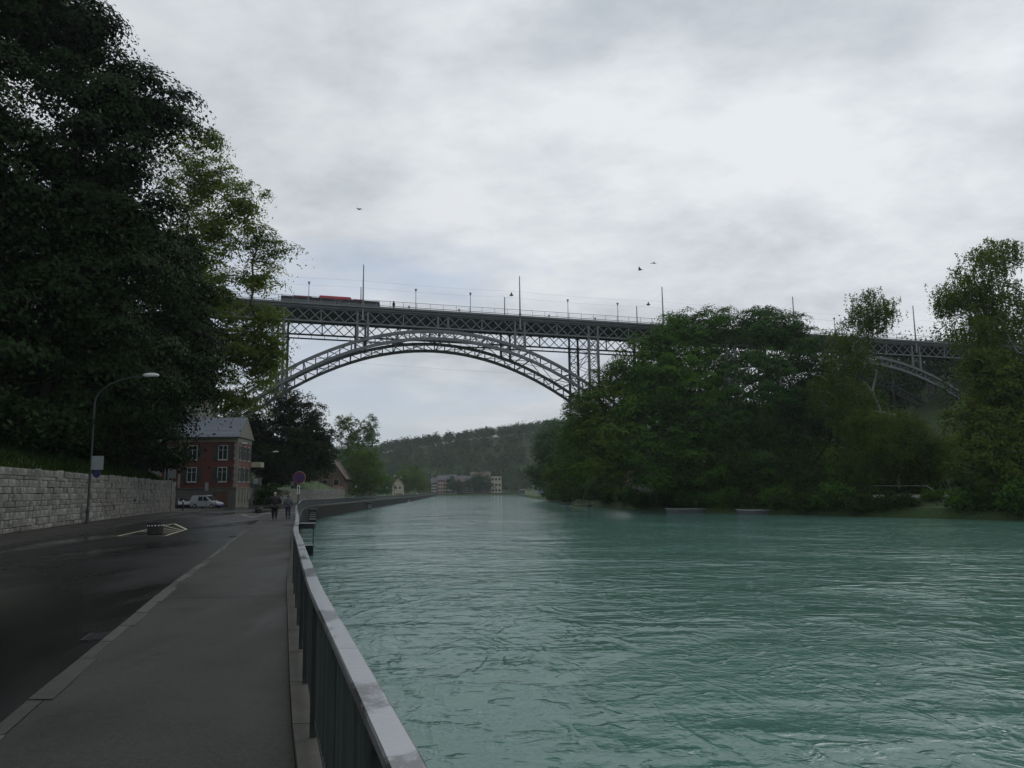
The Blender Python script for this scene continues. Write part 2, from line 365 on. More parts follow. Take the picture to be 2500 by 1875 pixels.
def asphalt(name, base, wet_lo, wet_hi, patch_scale, stretch, wet_dark=0.6, spk=0.5, spec=0.5):
    global nt
    mt = bpy.data.materials.new(name); mt.use_nodes = True; nt = mt.node_tree; nt.nodes.clear()
    o = N('ShaderNodeOutputMaterial'); p = N('ShaderNodeBsdfPrincipled'); L(p.outputs[0], o.inputs[0])
    p.inputs['Specular IOR Level'].default_value = spec
    pos = N('ShaderNodeNewGeometry').outputs['Position']
    mp = N('ShaderNodeMapping'); mp.inputs['Rotation'].default_value = (0, 0, R_(-16)); L(pos, mp.inputs[0])
    mp.inputs['Scale'].default_value = (1, stretch, 1)
    wet = RAMP(NOISE(mp.outputs[0], patch_scale, 7, 0.55, 0.6), [(0.40, 0.0), (0.60, 1.0)], 'EASE')
    grit = MATH('MULTIPLY_ADD', NOISE(pos, 22, 3, 0.7), 0.45, MATH('MULTIPLY', NOISE(pos, 75, 2, 0.7), 0.55)); blot = NOISE(pos, 1.1, 7, 0.65, 0.3)
    vor = N('ShaderNodeTexVoronoi'); vor.inputs['Scale'].default_value = 55; L(pos, vor.inputs['Vector'])
    ch = MATH('GREATER_THAN', MATH('SUBTRACT', 1.0, vor.outputs['Distance']), 0.86)
    c = MIX(RAMP(blot, [(0.3, 0.0), (0.7, 1.0)]), tuple(x * 0.66 for x in base), tuple(x * 1.25 for x in base))
    c = MIX(MATH('MULTIPLY', RAMP(grit, [(0.45, 0.0), (0.62, 1.0)]), spk), c, tuple(x * 2.0 for x in base))
    sepc = N('ShaderNodeSeparateColor'); L(vor.outputs['Color'], sepc.inputs[0])
    c = MIX(MATH('MULTIPLY', MATH('MULTIPLY', ch, MATH('GREATER_THAN', sepc.outputs[0], 0.8)), spk * 0.8), c, tuple(x * 3.2 for x in base))
    # hairline cracks and old stains
    warp = N('ShaderNodeVectorMath', operation='MULTIPLY_ADD'); nz = N('ShaderNodeTexNoise'); nz.inputs['Scale'].default_value = 1.6; nz.inputs['Detail'].default_value = 4; L(pos, nz.inputs['Vector'])
    L(nz.outputs['Color'], warp.inputs[0]); warp.inputs[1].default_value = (0.9, 0.9, 0); L(pos, warp.inputs[2])
    ve = N('ShaderNodeTexVoronoi', feature='DISTANCE_TO_EDGE'); ve.inputs['Scale'].default_value = 0.42; L(warp.outputs[0], ve.inputs['Vector'])
    crack = MATH('MULTIPLY', RAMP(ve.outputs['Distance'], [(0.0, 1.0), (0.007, 0.0)]), RAMP(NOISE(pos, 0.35, 2, 0.5), [(0.50, 0.0), (0.60, 0.8)]))
    c = MIX(crack, c, tuple(x * 0.25 for x in base))
    st_ = RAMP(NOISE(pos, 0.8, 5, 0.7, 1.0), [(0.60, 0.0), (0.72, 0.5)]); c = MIX(st_, c, tuple(x * 0.55 for x in base))
    c = MIX(wet, c, MIX(1.0, c, (wet_dark, wet_dark, wet_dark * 1.02), 'MULTIPLY')); L(c, p.inputs['Base Color'])
    L(MATH('MULTIPLY_ADD', wet, wet_lo - wet_hi, wet_hi), p.inputs['Roughness'])
    b = N('ShaderNodeBump'); b.inputs['Distance'].default_value = 0.004
    L(MATH('MULTIPLY_ADD', wet, -0.75, 1.0), b.inputs['Strength']); L(grit, b.inputs['Height']); L(b.outputs[0], p.inputs['Normal'])
    return mt
M['road'] = asphalt('wet_road_asphalt', (0.012, 0.0125, 0.0125), 0.10, 0.40, 0.16, 0.30, 0.5, 0.5, 0.35)
M['pavement'] = asphalt('pavement_asphalt', (0.028, 0.0275, 0.0235), 0.40, 0.66, 0.30, 0.5, 0.75, 1.0, 0.25)

def top_rail_mat():
    global nt
    mt = bpy.data.materials.new('wet_rail_metal'); mt.use_nodes = True; nt = mt.node_tree; nt.nodes.clear()
    o = N('ShaderNodeOutputMaterial'); p = N('ShaderNodeBsdfPrincipled'); L(p.outputs[0], o.inputs[0])
    pos = N('ShaderNodeNewGeometry').outputs['Position']
    mp = N('ShaderNodeMapping'); mp.inputs['Rotation'].default_value = (0, 0, R_(-17)); mp.inputs['Scale'].default_value = (1, 0.55, 1); L(pos, mp.inputs[0])
    w = NOISE(mp.outputs[0], 1.9, 8, 0.62, 0.25); f = NOISE(pos, 40, 5, 0.7)
    wet = RAMP(MATH('ADD', w, MATH('MULTIPLY', MATH('SUBTRACT', f, 0.5), 0.12)), [(0.54, 0.0), (0.60, 1.0)])
    L(MIX(wet, (0.40, 0.41, 0.42), (0.13, 0.13, 0.13)), p.inputs['Base Color'])
    L(MATH('MULTIPLY_ADD', wet, -0.12, 0.24), p.inputs['Roughness']); p.inputs['Metallic'].default_value = 0.55
    b = N('ShaderNodeBump'); b.inputs['Distance'].default_value = 0.0012; L(MATH('ADD', f, MATH('MULTIPLY', wet, 0.5)), b.inputs['Height']); L(b.outputs[0], p.inputs['Normal'])
    return mt
M['top_rail'] = top_rail_mat()
M['rail_far'] = material('railing_skylit_grey', (0.12, 0.13, 0.13), 0.5, 0.2, 2)  # far railing: brightness from the open sky put into a paler base colour

def water_mat():
    global nt
    mt = bpy.data.materials.new('river_water'); mt.use_nodes = True; nt = mt.node_tree; nt.nodes.clear()
    o = N('ShaderNodeOutputMaterial'); p = N('ShaderNodeBsdfPrincipled'); L(p.outputs[0], o.inputs[0])
    pos = N('ShaderNodeNewGeometry').outputs['Position']
    silt = NOISE(pos, 0.05, 4, 0.5, 0.8)
    L(MIX(RAMP(silt, [(0.3, 0.0), (0.7, 1.0)]), (0.082, 0.185, 0.15), (0.11, 0.23, 0.192)), p.inputs['Base Color'])
    p.inputs['Roughness'].default_value = 0.10; p.inputs['IOR'].default_value = 1.33; p.inputs['Specular IOR Level'].default_value = 0.5
    mp = N('ShaderNodeMapping'); mp.inputs['Rotation'].default_value = (0, 0, R_(-24)); mp.inputs['Scale'].default_value = (1.0, 0.62, 1); L(pos, mp.inputs[0])
    v = mp.outputs[0]
    # slow boils decide where the surface is smooth and where it is torn
    calm = RAMP(NOISE(pos, 0.06, 3, 0.5, 0.8), [(0.40, 0.3), (0.60, 1.15)])
    mp2 = N('ShaderNodeMapping'); mp2.inputs['Rotation'].default_value = (0, 0, R_(12)); mp2.inputs['Scale'].default_value = (0.6, 1.0, 1); L(pos, mp2.inputs[0])
    h1 = NOISE(mp2.outputs[0], 0.5, 2, 0.45, 0.6)
    h2 = NOISE(mp2.outputs[0], 1.5, 3, 0.5, 0.35)
    h3 = NOISE(pos, 5.5, 3, 0.6, 0.3)
    rid = MATH('SUBTRACT', 1.0, MATH('ABSOLUTE', MATH('MULTIPLY_ADD', NOISE(v, 0.55, 3, 0.55, 0.7), 2.0, -1.0)))
    rid = MATH('POWER', rid, 9.0)
    h = MATH('ADD', MATH('MULTIPLY', MATH('MULTIPLY', h1, 0.25), calm), MATH('MULTIPLY', MATH('MULTIPLY', h2, 0.095), calm))
    h = MATH('ADD', h, MATH('MULTIPLY', h3, 0.017))
    h = MATH('ADD', h, MATH('MULTIPLY', MATH('MULTIPLY', rid, 0.042), calm))
    fleck = RAMP(NOISE(mp2.outputs[0], 2.4, 2, 0.55, 0.6), [(0.58, 0.0), (0.74, 1.0)], 'EASE')
    h = MATH('ADD', h, MATH('MULTIPLY', fleck, 0.04))
    b = N('ShaderNodeBump'); b.inputs['Strength'].default_value = 1.0; b.inputs['Distance'].default_value = 1.0
    L(h, b.inputs['Height']); L(b.outputs[0], p.inputs['Normal'])
    return mt
M['water'] = water_mat()

# ------------------------------------------------------------------ terrain
def wall_d(Y):                                # distance from the river edge to the foot of the slope
    return 13.9 + 11.0 * (sst(83.4, 84.4, Y) - sst(124, 126, Y))
def ridge(a):                                 # elevation tangent of the far hill by azimuth
    return np.interp(a, [-0.7, -0.3, -0.2, -0.14, -0.08, -0.04, 0.0, 0.06, 0.12, 0.3, 0.7], [0.04, 0.046, 0.05, 0.060, 0.067, 0.073, 0.076, 0.083, 0.088, 0.095, 0.10])
def left_h(d, Y):
    w = wall_d(Y)
    flat = 1 - sst(237, 247, Y)
    slope = np.clip((d - w - 0.6) * 0.52, 0, 30) * flat
    return np.where(d < w + 0.25, ZG(Y) - 0.3, ZG(Y) - 0.3 + (3.25 + slope) * flat)
def right_h(e, Y):
    z = np.where(e < 1.0, -2.9 + 1.7 * e, -1.2 + 1.5 * sst(1, 9, e))
    return z + np.clip((e - 34) * 0.50, 0, 30) * 1.0 * (1 - 0.5 * sst(260, 420, Y))
def hill_h(X, Y):
    return np.clip(ridge(X / np.maximum(Y, 1)) * 820, 0, 200) * sst(690, 830, Y)
Ys = np.concatenate([np.arange(-80, -10, 10), np.arange(-10, 82, 2), [83, 83.6, 84.2, 85], np.arange(87, 122, 3), [123.5, 124.5, 125.5, 126.5], np.arange(130, 200, 5),
                     np.arange(200, 400, 20), np.arange(400, 620, 30), [620, 626, 632, 650, 690, 720, 750, 780, 810, 840, 900, 1000, 1300, 2000, 4500]])
loff = np.array([2500, 900, 400, 200, 120, 80, 60, 48, 38, 30, 24, 18, 13, 9, 6, 4, 2.5, 1.4, 0.8, 0.3, 0.2, -3, -7, -11])
rows = []
for Y in Ys:
    xl, xr = XL(min(Y, 680)), XR(min(Y, 680)); r = []
    if Y > 680: xl -= 0.06 * (Y - 680)
    for o in loff:
        d = wall_d(Y) + o; r.append((xl - d, Y, float(left_h(d, Y) + hill_h(xl - d, Y))))
    open_ = Y < YEND
    r.append((xl - 0.4, Y, ZG(Y) - 0.3 + float(hill_h(xl, Y)))); r.append((xl - 0.35, Y, -5.0 if open_ else ZG(Y) - 0.3 + float(hill_h(xl, Y))))
    for t in np.linspace(0.02, 0.98, 8):
        x = xl + (xr - xl) * t; r.append((x, Y, -5.0 if open_ else -1.2 + float(hill_h(x, Y))))
    for e in (0, 0.6, 1, 2, 4, 7, 10, 16, 24, 32, 36, 42, 50, 60, 72, 86, 100, 130, 200, 400, 900, 2500):
        x = xr + e; r.append((x, Y, float(right_h(e, Y) + hill_h(x, Y)) if open_ or e > 2 else -1.2 + float(hill_h(x, Y))))
    rows.append(r)
nc = len(rows[0]); g = MB(); g.v = [p for r in rows for p in r]
g.f = [(i * nc + j, i * nc + j + 1, (i + 1) * nc + j + 1, (i + 1) * nc + j) for i in range(len(rows) - 1) for j in range(nc - 1)]
g.mi = [0] * len(g.f)
tag(g.build('ground', M['ground'], origin=(0, 0, 0)), kind='structure')
def ground_z(X, Y):
    xl, xr = XL(min(Y, 680)), XR(min(Y, 680))
    if X < xl: return float(left_h(xl - X, Y) + hill_h(X, Y))
    return float(right_h(X - xr, Y) + hill_h(X, Y))

# river
wy = np.concatenate([np.arange(-80, 0, 10), np.arange(0, 200, 5), np.arange(200, 630, 15), [628]])
w = MB(); k = 14
for Y in wy:
    a, b = XL(Y) - 0.2, XR(Y) + 1.2
    w.v += [(a + (b - a) * t, Y, WAT) for t in np.linspace(0, 1, k)]
w.f = [(i * k + j, i * k + j + 1, (i + 1) * k + j + 1, (i + 1) * k + j) for i in range(len(wy) - 1) for j in range(k - 1)]; w.mi = [0] * len(w.f)
tag(w.build('river_water', M['water'], origin=(0, 0, WAT)), kind='structure')

# road, pavements
def strip(name, d0, d1, dz, mat, y0, y1, thick=0.0, kind='structure'):
    ys = np.concatenate([np.arange(y0, min(140, y1), 1.0), np.arange(min(140, y1), y1 + 0.1, 6.0)])
    s = MB(); n = len(ys)
    f0 = d0 if callable(d0) else (lambda Y: d0); f1 = d1 if callable(d1) else (lambda Y: d1)
    for Y in ys:
        x = XL(Y); z = ZG(Y) + dz
        s.v += [(x - f0(Y), Y, z), (x - f1(Y), Y, z)]
    s.f = [(2 * i + 1, 2 * i, 2 * i + 2, 2 * i + 3) for i in range(n - 1)]
    if thick:
        b = len(s.v); s.v += [(p[0], p[1], p[2] - thick) for p in s.v[:]]
        s.f += [(2 * i, b + 2 * i, b + 2 * i + 2, 2 * i + 2) for i in range(n - 1)] + [(b + 2 * i + 1, 2 * i + 1, 2 * i + 3, b + 2 * i + 3) for i in range(n - 1)]
    s.mi = [0] * len(s.f)
    return tag(s.build(name, mat, origin=(0, 0, 0)), kind=kind)
KD = 2.55
road = strip('road', KD - 0.05, 10.9, -0.12, M['road'], -40, 618)
pav = strip('riverside_pavement', 0.218, KD - 0.16, 0.0, M['pavement'], -40, 618, 0.25)
pav2 = strip('wall_side_pavement', 10.8, 13.9, -0.01, M['pavement'], -40, 618, 0.2)
strip('forecourt', 13.92, 25.2, -0.02, M['forecourt'], 84.2, 124.5)
rng = random.Random(5)
# kerb stones along the riverside pavement
Y = 1.2; i = 0
rest = MB()
while Y < 618:
    ln = rng.uniform(0.75, 1.15) if Y < 95 else 6.0
    Ye = min(Y + ln, 618); gp = 0.012
    wd = rng.uniform(0.15, 0.24)
    a0, a1 = XL(Y + gp), XL(Ye - gp); z0, z1 = ZG(Y), ZG(Ye); t = rng.uniform(0.0, 0.012)
    p = [(a0 - KD, Y + gp, z0 - 0.3), (a0 - KD + wd, Y + gp, z0 - 0.3), (a1 - KD + wd, Ye - gp, z1 - 0.3), (a1 - KD, Ye - gp, z1 - 0.3),
         (a0 - KD + 0.015, Y + gp, z0 + 0.004 + t), (a0 - KD + wd, Y + gp, z0 + 0.004 + t), (a1 - KD + wd, Ye - gp, z1 + 0.004 + t), (a1 - KD + 0.015, Ye - gp, z1 + 0.004 + t)]
    if Y < 95: MB().hexa(p).build('kerb_stone', M['kerb'], pav)
    else: rest.hexa(p)
    Y = Ye
tag(rest.build('kerb', M['kerb'], pav), kind='stuff')
# asphalt joint across the pavement
def joint(Y, wdt=0.03):
    j = MB(); a = XL(Y)
    j.add([(a - 0.34, Y + 0.03, 0.004), (a - KD + 0.25, Y - 0.10, 0.004), (a - KD + 0.25, Y - 0.10 + wdt, 0.004), (a - 0.34, Y + 0.03 + wdt, 0.004)], [(0, 3, 2, 1)])
    j.build('tar_joint', M['tyre'], pav)
joint(13.6, 0.025); joint(19.2, 0.02); joint(27.5, 0.03)
# painted markings on the road
def line(pts, w=0.11, dz=-0.114, parent=road, name='painted_line', mat='line_paint'):
    s = MB()
    for (x0, y0), (x1, y1) in zip(pts[:-1], pts[1:]):
        d = Vector((x1 - x0, y1 - y0, 0)).normalized(); nrm = Vector((-d.y, d.x, 0)) * w / 2
        a, b = Vector((x0, y0, ZG(y0) + dz)), Vector((x1, y1, ZG(y1) + dz))
        s.add([a + nrm, a - nrm, b - nrm, b + nrm], [(0, 1, 2, 3)])
    return s.build(name, M[mat], parent)
A, B_, C_, D_ = (-18.3, 35.6), (-21.9, 49.6), (-17.6, 41.4), (-16.0, 35.4)
line([A, B_], 0.13); line([B_, C_], 0.16); line([C_, D_], 0.12); line([D_, A], 0.10)
for t in (0.3, 0.45, 0.6, 0.75):
    line([(A[0] + (B_[0] - A[0]) * t + 0.1, A[1] + (B_[1] - A[1]) * t), (D_[0] + (C_[0] - D_[0]) * min(1, t * 1.15) - 0.1, D_[1] + (C_[1] - D_[1]) * min(1, t * 1.15))], 0.10)
line([(-25.2, 71.0), (-20.4, 59.9)], 0.12); line([(-20.4, 59.9), (-23.7, 74.6)], 0.12)
line([(-10.6, 29.4), (-8.6, 27.6)], 0.13)
def drain(Y, d):
    x = XL(Y) - d; z = -0.115; g_ = MB().box((x, Y, z), (0.36, 0.5, 0.012), 0, 0.28).build('drain_frame', M['planter'], road)
    for k_ in range(7): MB().box((x + 0.0 - 0.28 * (k_ - 3) * 0.06, Y + (k_ - 3) * 0.062, z + 0.009), (0.30, 0.028, 0.008), 0, 0.28).build('drain_bar', M['tyre'], g_)
drain(10.7, 2.78); drain(34.0, 2.8)

# ------------------------------------------------------------------ river wall with coping and railing
bw = empty('river_wall', (XL(20) - 0.2, 20, WAT), 0, 'dark mossy river wall below the riverside railing', 'wall')
ys = np.concatenate([np.arange(-40, 200, 2.0), np.arange(200, 622, 8.0)])
s = MB()
for Y in ys: x, z = XL(Y), ZG(Y); s.v += [(x, Y, -5.0), (x - 0.02, Y, z - 0.16), (x - 0.45, Y, z - 0.16), (x - 0.45, Y, -5.0)]
n = len(ys); s.f = [(4 * i + j, 4 * i + 4 + j, 4 * i + 4 + (j + 1) % 4, 4 * i + (j + 1) % 4) for i in range(n - 1) for j in range(4)]; s.mi = [0] * len(s.f)
s.build('wall_face', M['bank_wall'], bw)
Y = -3.0; rest = MB()
while Y < 620:                                # coping stones
    ln = rng.uniform(1.2, 1.5) if Y < 110 else 8
    Ye = Y + ln; gp = 0.008
    a0, a1 = XL(Y + gp), XL(Ye - gp); z0, z1 = ZG(Y), ZG(Ye)
    p = [(a0 - 0.22, Y + gp, z0 - 0.16), (a0 + 0.04, Y + gp, z0 - 0.16), (a1 + 0.04, Ye - gp, z1 - 0.16), (a1 - 0.22, Ye - gp, z1 - 0.16),
         (a0 - 0.21, Y + gp, z0 + 0.05), (a0 + 0.03, Y + gp, z0 + 0.05), (a1 + 0.03, Ye - gp, z1 + 0.05), (a1 - 0.21, Ye - gp, z1 + 0.05)]
    if Y < 110: MB().hexa(p).build('coping_stone', M['concrete'], bw)
    else: rest.hexa(p)
    Y = Ye
tag(rest.build('coping', M['concrete'], bw), kind='stuff')

RX = 0.055                                    # centre of the railing, landward of the wall face
ra = empty('riverside_railing', (XL(10) - RX, 10, 0.05), 0, 'long dark riverside railing with flat wet metal top rail', 'railing')
RH = 1.05
Y = -2.0
while Y < 620:                                # flat top rail in lengths
    ln = 2.9 if Y < 60 else (6.0 if Y < 200 else 14.0); Ye = min(Y + ln, 620)
    s = MB(); q = np.linspace(Y + 0.003, Ye - 0.003, 5 if Y < 200 else 3)
    for yy in q:
        x, z = XL(yy) - RX, ZG(yy)
        s.v += [(x - 0.052, yy, z + RH - 0.045), (x + 0.052, yy, z + RH - 0.045), (x + 0.055, yy, z + RH - 0.006), (x + 0.047, yy, z + RH), (x - 0.047, yy, z + RH), (x - 0.055, yy, z + RH - 0.006)]
    n = len(q); s.f = [(6 * i + j, 6 * i + (j + 1) % 6, 6 * i + 6 + (j + 1) % 6, 6 * i + 6 + j) for i in range(n - 1) for j in range(6)] + [tuple(range(5, -1, -1)), tuple(6 * (n - 1) + j for j in range(6))]
    s.mi = [0] * len(s.f); s.build('top_rail', M['top_rail'], ra); Y = Ye
def rail_bars(y0, y1, dz, wdt, hgt, name):
    Y = y0
    while Y < y1:
        ln = 4.0 if Y < 100 else 12.0; Ye = min(Y + ln, y1)
        bar_obj(name, (XL(Y) - RX, Y, ZG(Y) + dz), (XL(Ye) - RX, Ye, ZG(Ye) + dz), wdt, hgt, M['rail_paint'], ra); Y = Ye
rail_bars(-2, 620, 0.16, 0.035, 0.02, 'bottom_rail'); 
rail_bars(-2, 620, RH - 0.10, 0.035, 0.02, 'upper_rail')
Y = 0.4; nb = 0; rest = MB()
while Y < 600:
    x, z = XL(Y) - RX, ZG(Y); sl_ = math.atan2(XL(Y + 0.2) - XL(Y - 0.2), 0.4)
    if nb < 300:
        o = link('baluster', unit_box(M['rail_paint']), ra, Matrix.Translation((x, Y, z + 0.555)) @ Matrix.Rotation(-sl_, 4, 'Z') @ Matrix.Diagonal((0.024, 0.010, 0.77, 1)))
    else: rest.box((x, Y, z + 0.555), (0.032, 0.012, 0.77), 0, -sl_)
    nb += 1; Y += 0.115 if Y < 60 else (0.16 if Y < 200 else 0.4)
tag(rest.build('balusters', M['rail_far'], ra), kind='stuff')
Y = 1.1; rest = MB()
while Y < 600:
    x, z = XL(Y) - RX, ZG(Y)
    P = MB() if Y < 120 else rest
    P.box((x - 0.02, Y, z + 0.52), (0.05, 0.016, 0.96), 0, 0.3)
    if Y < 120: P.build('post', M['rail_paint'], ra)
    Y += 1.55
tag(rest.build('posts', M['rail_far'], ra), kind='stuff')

# swimmers' ladders on the river wall
def ladder(Y, label, wdt=0.95):
    x = XL(Y); e = empty('river_ladder', (x + 0.5, Y, WAT), 0, label, 'ladder', 'swimmers ladders on the river wall')
    for sx in (0.08, 0.08 + wdt):
        bar_obj('stile', (x + sx, Y, WAT - 0.9), (x + sx, Y, ZG(Y) - 0.35), 0.05, 0.07, M['ladder_dark'], e)
    MB().box((x + 0.02 + wdt / 2, Y, ZG(Y) - 0.52), (wdt + 0.3, 0.5, 0.34)).build('top_box', M['ladder_dark'], e)
    MB().box((x + 0.02 + wdt / 2, Y, ZG(Y) - 0.33), (wdt + 0.32, 0.52, 0.03)).build('cover_plate', M['ladder'], e)
    z = ZG(Y) - 0.86
    for k in range(4):
        MB().tube([(x + 0.08, Y, z), (x + 0.08 + wdt, Y, z)], 0.028, 8).build('rung', M['ladder'], e); z -= 0.27
    MB().box((x + 0.08 + wdt / 2, Y, z + 0.12), (wdt, 0.34, 0.04)).build('step', M['ladder'], e)
    MB().box((x + 0.08 + wdt / 2, Y + 0.05, (z + 0.1 + WAT - 0.6) / 2), (wdt - 0.04, 0.26, z + 0.1 - WAT + 0.6)).build('step_box', M['ladder_dark'], e)
ladder(53, 'nearest river ladder with dark top box beside the walkers')
ladder(109, 'second river ladder, pale rungs against the dark wall where the bank bends')
ladder(186, 'third river ladder, halfway along the far river wall', 1.1)
ladder(300, 'farthest and smallest river ladder near the end of the wall', 1.1)
# lifebuoy-like landing frame on the far bank rail
Yb = 262; xb = XL(Yb)
e = empty('landing_gate', (xb, Yb, ZG(Yb)), 0, 'dark gate frame on the far riverside railing', 'gate')
for dx in (-0.6, 1.3): bar_obj('gate_post', (xb + dx, Yb, ZG(Yb) - 0.1), (xb + dx, Yb, ZG(Yb) + 1.25), 0.08, 0.08, M['ladder_dark'], e)
MB().box((xb + 0.35, Yb, ZG(Yb) + 1.35), (2.2, 0.12, 0.3)).build('gate_beam', M['ladder_dark'], e)

# ------------------------------------------------------------------ stone retaining walls
def stone_mesh(seed):
    r = random.Random(seed); b = 0.10
    j = lambda q: q + r.uniform(-0.035, 0.035)
    v = [(-.5, 0, -.5), (.5, 0, -.5), (.5, 0, .5), (-.5, 0, .5)]
    fr = [(j(-.5 + b * .6), -1 + r.uniform(-.2, .2), j(-.5 + b)), (j(.5 - b * .6), -1 + r.uniform(-.2, .2), j(-.5 + b)), (j(.5 - b * .6), -1 + r.uniform(-.2, .2), j(.5 - b)), (j(-.5 + b * .6), -1 + r.uniform(-.2, .2), j(.5 - b))]
    mid = [(x * 1.0, -0.62, z * 1.0) for x, _, z in [(j(-.49), 0, j(-.49)), (j(.49), 0, j(-.49)), (j(.49), 0, j(.49)), (j(-.49), 0, j(.49))]]
    V = v + mid + fr
    Fs = [(i, (i + 1) % 4, 4 + (i + 1) % 4, 4 + i) for i in range(4)] + [(4 + i, 4 + (i + 1) % 4, 8 + (i + 1) % 4, 8 + i) for i in range(4)] + [(8, 9, 10, 11)]
    me = bpy.data.meshes.new('wall_stone'); me.from_pydata(V, [], Fs); me.materials.append(M['stone']); return me, np.array(V), Fs
STONES = [stone_mesh(i) for i in range(10)]
WD = 13.9
def stone_wall(label, Y0, Y1, h, first, nmax, name='stone_wall', course=0.31):
    xm = XL((Y0 + Y1) / 2) - WD
    e = empty(name, (xm, (Y0 + Y1) / 2, ZG((Y0 + Y1) / 2)), 0, label, 'wall')
    s = MB(); q = np.arange(Y0, Y1 + 0.5, 1.0); q[-1] = Y1
    for Y in q: x, z = XL(Y) - WD, ZG(Y); s.v += [(x, Y, z - 0.3), (x, Y, z + h - 0.05), (x - 0.75, Y, z + h - 0.05), (x - 0.75, Y, z - 0.3)]
    n = len(q); s.f = [(4 * i + j, 4 * i + 4 + j, 4 * i + 4 + (j + 1) % 4, 4 * i + (j + 1) % 4) for i in range(n - 1) for j in range(4)] + [(0, 1, 2, 3), (4 * n - 1, 4 * n - 2, 4 * n - 3, 4 * n - 4)]
    s.mi = [0] * len(s.f); s.build('mortar_core', M['mortar'], e)
    r = random.Random(3); rest = MB(); items = []
    edges = [0.0]
    while edges[-1] < h - 0.12: edges.append(edges[-1] + course * r.choice((0.62, 0.8, 0.95, 1.1, 1.3)))
    edges = [q_ * h / edges[-1] for q_ in edges]; nc_ = len(edges) - 1
    for c in range(nc_):
        Y = Y0 + r.uniform(-0.6, 0); ch = edges[c + 1] - edges[c]; zc_ = (edges[c] + edges[c + 1]) / 2
        while Y < Y1:
            ln = r.choice((0.28, 0.4, 0.5, 0.65, 0.8, 1.0, 1.3)) * r.uniform(0.85, 1.15)
            a, b = max(Y, Y0), min(Y + ln, Y1)
            if b - a > 0.12:
                if ch > 0.33 and ln < 0.55 and r.random() < 0.4:      # two small stones in a high course
                    items.append((a, b, zc_ - ch / 4, ch / 2)); items.append((a, b, zc_ + ch / 4, ch / 2))
                else: items.append((a, b, zc_ + r.uniform(-0.008, 0.008), ch * (r.uniform(0.9, 1.4) if c == nc_ - 1 and r.random() < 0.5 else 1.0)))
            Y += ln
    # end face stones
    items.sort(key=lambda t: (t[0] + t[1]) / 2 if (t[0] + t[1]) / 2 >= first else 1e6 - t[0])
    for k_, (a, b, zc_, ch) in enumerate(items):
        ym = (a + b) / 2; dx = XL(b) - XL(a); ang = math.atan2(b - a, dx)
        ln = math.hypot(b - a, dx)
        Mx = Matrix.Translation((XL(ym) - WD, ym, ZG(ym) + zc_)) @ Matrix.Rotation(ang - math.pi, 4, 'Z') @ Matrix.Rotation(math.pi, 4, 'Z') @ Matrix.Diagonal((ln - 0.016, 0.055 * r.uniform(0.4, 1.8), ch - 0.014, 1))
        st = r.choice(STONES)
        if k_ < nmax: link('wall_stone', st[0], e, Mx)
        else:
            P = np.c_[st[1], np.ones(len(st[1]))] @ np.array(Mx).T
            rest.add(P[:, :3].tolist(), st[2])
    if rest.v: tag(rest.build('wall_stones', M['stone'], e), kind='stuff')
    return e
stone_wall('long pale limestone retaining wall behind the near lamp post', 12, 83.2, 3.15, 34.0, 300)
stone_wall('shorter stone wall beyond the red house, behind the two walkers', 127, 236, 2.95, 0, 0, course=0.4)

# ------------------------------------------------------------------ foliage
def leaves_mesh(name, P, size, mat, rs, nrm_up=0.5, var=None, aspect=0.62, nrm=None):
    n = len(P)
    a = rs.normal(size=(n, 3)); a[:, 2] += nrm_up
    if nrm is not None: a = a * 0.42 + nrm
    a /= np.linalg.norm(a, axis=1)[:, None]
    t = rs.normal(size=(n, 3)); t -= (t * a).sum(1)[:, None] * a; t /= np.linalg.norm(t, axis=1)[:, None]
    b = np.cross(a, t)
    sz = (size * rs.uniform(0.6, 1.35, n))[:, None]
    bend = a * sz * 0.16
    V = np.stack([P - t * sz * 0.5, P + b * sz * 0.5 * aspect - t * sz * 0.08 + bend, P + t * sz * 0.5, P - b * sz * 0.5 * aspect - t * sz * 0.08 + bend], 1).reshape(-1, 3)
    me = bpy.data.meshes.new(name); me.vertices.add(4 * n); me.vertices.foreach_set('co', V.astype(np.float32).ravel())
    me.loops.add(4 * n); me.loops.foreach_set('vertex_index', np.arange(4 * n, dtype=np.int32))
    me.polygons.add(n); me.polygons.foreach_set('loop_start', np.arange(0, 4 * n, 4, dtype=np.int32)); me.polygons.foreach_set('loop_total', np.full(n, 4, dtype=np.int32))
    at_ = me.attributes.new('var', 'FLOAT', 'POINT')
    vv = rs.uniform(0, 1, n) if var is None else np.clip(var + rs.normal(0, 0.16, n), 0, 1)
    at_.data.foreach_set('value', np.repeat(vv, 4).astype(np.float32))
    me.materials.append(mat); me.update(calc_edges=True); return me

def lobe_points(lobes, n, rs, shell=0.42, want_idx=False):
    wts = np.array([(l[3] * l[4] * l[5]) ** 0.72 for l in lobes]); wts /= wts.sum()
    idx = rs.choice(len(lobes), n, p=wts); Lb = np.array(lobes)[idx]
    d = rs.normal(size=(n, 3)); d /= np.linalg.norm(d, axis=1)[:, None]
    r = rs.uniform(0, 1, n) ** shell
    pts = Lb[:, :3] + d * r[:, None] * Lb[:, 3:6]
    return (pts, idx) if want_idx else pts

